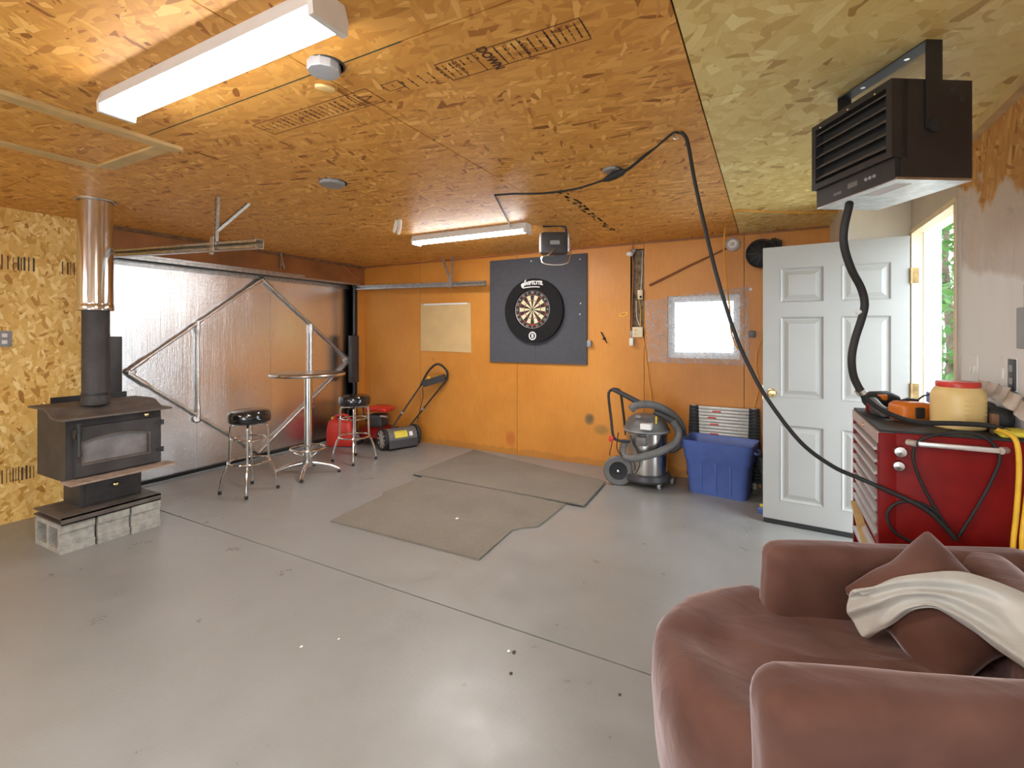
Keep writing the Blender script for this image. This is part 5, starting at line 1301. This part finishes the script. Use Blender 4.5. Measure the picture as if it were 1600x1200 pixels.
MB().box((XR-.013,2.655,1.24),(XR-.006,2.670,1.28)).build('toggle', 'white_plastic', s2, smooth=False)
pb = thing('breaker_box', 'grey metal box on the right wall at the edge of view', 'electrical box', (XR,2.48,1.36))
MB().box((XR-.022,2.36,1.365),(XR,2.505,1.52), bev=.004).build('box_body', 'mid_grey', pb)
MB().cyl((XR-.013,2.44,1.52),(XR-.013,2.44,1.60),.010,12).build('conduit_stub', 'galvanised', pb)
s3 = thing('osb_wall_switch', 'grey outlet on the OSB wall left of the stove', 'outlet', (XL,1.375,1.33))
MB().box((XL,1.335,1.325),(XL+.007,1.415,1.445), bev=.002).build('plate', 'mid_grey', s3)
for z in (1.36,1.41): MB().box((XL+.006,1.36,z-.014),(XL+.010,1.39,z+.014), bev=.002).build('receptacle', 'white_plastic', s3)

# ================================================================== ARMCHAIR, PILLOW, THROW
AX, AY, AR = -.038, 1.280, math.radians(22.5)
ac = thing('armchair', 'brown suede armchair with a bulging seat cushion in the right foreground', 'armchair', (AX,AY,0), AR)
def nz(p, s_, a): return Vector((noise.noise(p*s_), noise.noise(p*s_+Vector((7,3,1))), noise.noise(p*s_+Vector((2,9,5)))))*a
def arm_part(c, half, r, slope=0):
    return MB().soft(half, r, 30, lambda p: p+Vector(c)+nz(p+Vector(c), 5, .008)+Vector((0,0,slope*p.x)))
arm_part((.43,-.085,.335), (.45,.085,.335), .068).build('arm', 'brown_suede', ac, world=False)
arm_part((.715,.600,.340), (.445,.064,.340), .052).build('arm', 'brown_suede', ac, world=False)
# low back between the arms, skewed with the room wall
def backfn(p):
    v = (p.y+.38)/.76; base = Vector((.78+.22*v, -.10+.76*v, .34)); return base+Vector((p.x,0,p.z))+nz(p, 5, .012)
MB().soft((.10,.38,.34), .075, 14, backfn).build('backrest', 'brown_suede', ac, world=False)
# seat: D-shaped, round front spilling past the arms
plan = []; centre = []
CU, CV, CR_ = .275, .325, .435
for k in range(9): plan.append((1.0-.725*k/8*1.0, .76)); 
plan = []
for k in range(6): u = .95-(.95-CU)*k/6; plan.append((u, CV+CR_, u))
for k in range(41):
    a = PI/2+PI*k/40; plan.append((CU+CR_*math.cos(a)*1.0, CV+CR_*math.sin(a), None))
for k in range(1,7): u = CU+(.95-CU)*k/6; plan.append((u, CV-CR_, u))
prof = [(0,.440),(.3,.445),(.55,.452),(.72,.466),(.84,.470),(.92,.455),(.975,.415),(1.0,.36),(1.0,.29),(.985,.20),(.965,.11),(.955,.04)]
se = MB(); npf = len(prof)
def clampv(v, u):
    # squeezed between the arms behind the arm fronts
    lo = -.02 if u > .06 else -.02-.10*(1-max(0,u)/.06) if u > 0 else -.5
    hi = .56 if u > .34 else .56+.22*min(1,(.34-u)/.06)
    return max(lo, min(hi, v))
for (u, v, uc) in plan:
    cu = uc if uc is not None else CU
    for s_, z in prof:
        x, y = cu+(u-cu)*s_, CV+(v-CV)*s_
        y = clampv(y, x); p = Vector((x,y,z)); q = nz(p, 4.5, .018)+nz(p, 13, .006)
        if z < .1: q.z = 0
        # crease radiating from the back corner
        p.z += -.022*math.exp(-((x-.32)*3+(y-.12)*4)**2*6)*(1 if z > .42 else 0) + .02*math.exp(-((x-.55)**2+(y-.30)**2)/.02)*(1 if z > .42 else 0)
        se.v.append(tuple(p+q))
for i in range(len(plan)-1):
    for k in range(npf-1): se.f.append((i*npf+k, (i+1)*npf+k, (i+1)*npf+k+1, i*npf+k+1))
so = se.build('seat_cushion', 'brown_suede', ac, world=False, ang=70)
MB().box((.05,-.02,.03),(.95,.56,.30), bev=.02).build('seat_base', 'brown_suede', ac, world=False)
for x, y in ((.10,-.10),(.85,-.10),(.36,.60),(1.10,.60)): MB().cyl((x,y,0),(x,y,.03),.025,12).build('foot', 'black_rubber', ac, world=False)

pc = Vector((0.449, 1.895, 0.583))
def pillow(p, rotm, c, half):
    u, v = p.x/half[0], p.y/half[1]
    puff = (max(0,1-u*u)**.45)*(max(0,1-v*v)**.45)
    q = Vector((p.x*(1-.10*(1-abs(v))*abs(u)), p.y*(1-.10*(1-abs(u))*abs(v)), math.copysign(1,p.z)*(.006+half[2]*puff)))
    q += nz(q, 9, .006)
    return rotm @ q + c
# pillow frame: normal toward the room and up, one corner up
nrm = Vector((-.138,-.697,.5)).normalized(); u0 = Vector((.05,.1,1.0)); upv = (u0-nrm*u0.dot(nrm)).normalized(); rt = upv.cross(nrm)
RM = Matrix((rt, upv, nrm)).transposed() @ Matrix.Rotation(math.radians(50),3,'Z')
hf = (.168,.168,.085)
pl = MB().soft((hf[0],hf[1],.02), .019, 22, lambda p: pillow(p, RM, pc, hf))
tag(pl.build('throw_pillow', 'brown_suede', ang=75), 'brown suede pillow leaning in the armchair under the grey throw', 'pillow')

# throw blanket: rows of points from the far edge to the near edge, following the pillow
TR = [
 [(0.279, 1.868, 0.613), (0.340, 1.869, 0.664), (0.410, 1.867, 0.699), (0.486, 1.876, 0.717), (0.563, 1.899, 0.709), (0.634, 1.869, 0.695), (0.699, 1.779, 0.693)],
 [(0.246, 1.857, 0.600), (0.319, 1.834, 0.657), (0.394, 1.829, 0.691), (0.473, 1.826, 0.706), (0.543, 1.809, 0.711), (0.609, 1.776, 0.696), (0.666, 1.693, 0.692)],
 [(0.227, 1.894, 0.553), (0.305, 1.845, 0.617), (0.388, 1.835, 0.662), (0.474, 1.831, 0.678), (0.547, 1.800, 0.677), (0.595, 1.718, 0.672), (0.637, 1.621, 0.682)],
 [(0.218, 1.860, 0.532), (0.292, 1.813, 0.603), (0.373, 1.802, 0.658), (0.461, 1.793, 0.674), (0.530, 1.746, 0.663), (0.593, 1.705, 0.639), (0.629, 1.600, 0.656)],
 [(0.237, 1.866, 0.500), (0.301, 1.823, 0.578), (0.376, 1.813, 0.635), (0.453, 1.804, 0.648), (0.521, 1.758, 0.627), (0.564, 1.661, 0.626), (0.625, 1.603, 0.623)],
 [(0.254, 1.827, 0.477), (0.296, 1.822, 0.527), (0.345, 1.785, 0.601), (0.413, 1.785, 0.642), (0.481, 1.731, 0.637), (0.533, 1.668, 0.620), (0.584, 1.593, 0.615)],
 [(0.277, 1.844, 0.465), (0.316, 1.817, 0.528), (0.359, 1.804, 0.586), (0.422, 1.803, 0.624), (0.487, 1.768, 0.604), (0.536, 1.703, 0.587), (0.586, 1.628, 0.582)],
]
rows_ = [cr(r, 8) for r in TR]
cols_ = [cr([rows_[j][i] for j in range(len(rows_))], 6) for i in range(len(rows_[0]))]
bl = MB(); nu, nv = len(cols_), len(cols_[0])
for c_ in cols_:
    for p in c_: bl.v.append(tuple(p+nz(p, 14, .005)))
for i in range(nu-1):
    for j in range(nv-1): bl.f.append((i*nv+j, (i+1)*nv+j, (i+1)*nv+j+1, i*nv+j+1))
b_ = bl.build('throw_blanket', 'grey_fleece', ang=80)
sm = b_.modifiers.new('thickness', 'SOLIDIFY'); sm.thickness = .012; sm.offset = -1
sb_ = b_.modifiers.new('soft', 'SUBSURF'); sb_.levels = 1; sb_.render_levels = 1
tag(b_, 'light grey fleece throw draped across the pillow on the armchair', 'blanket')
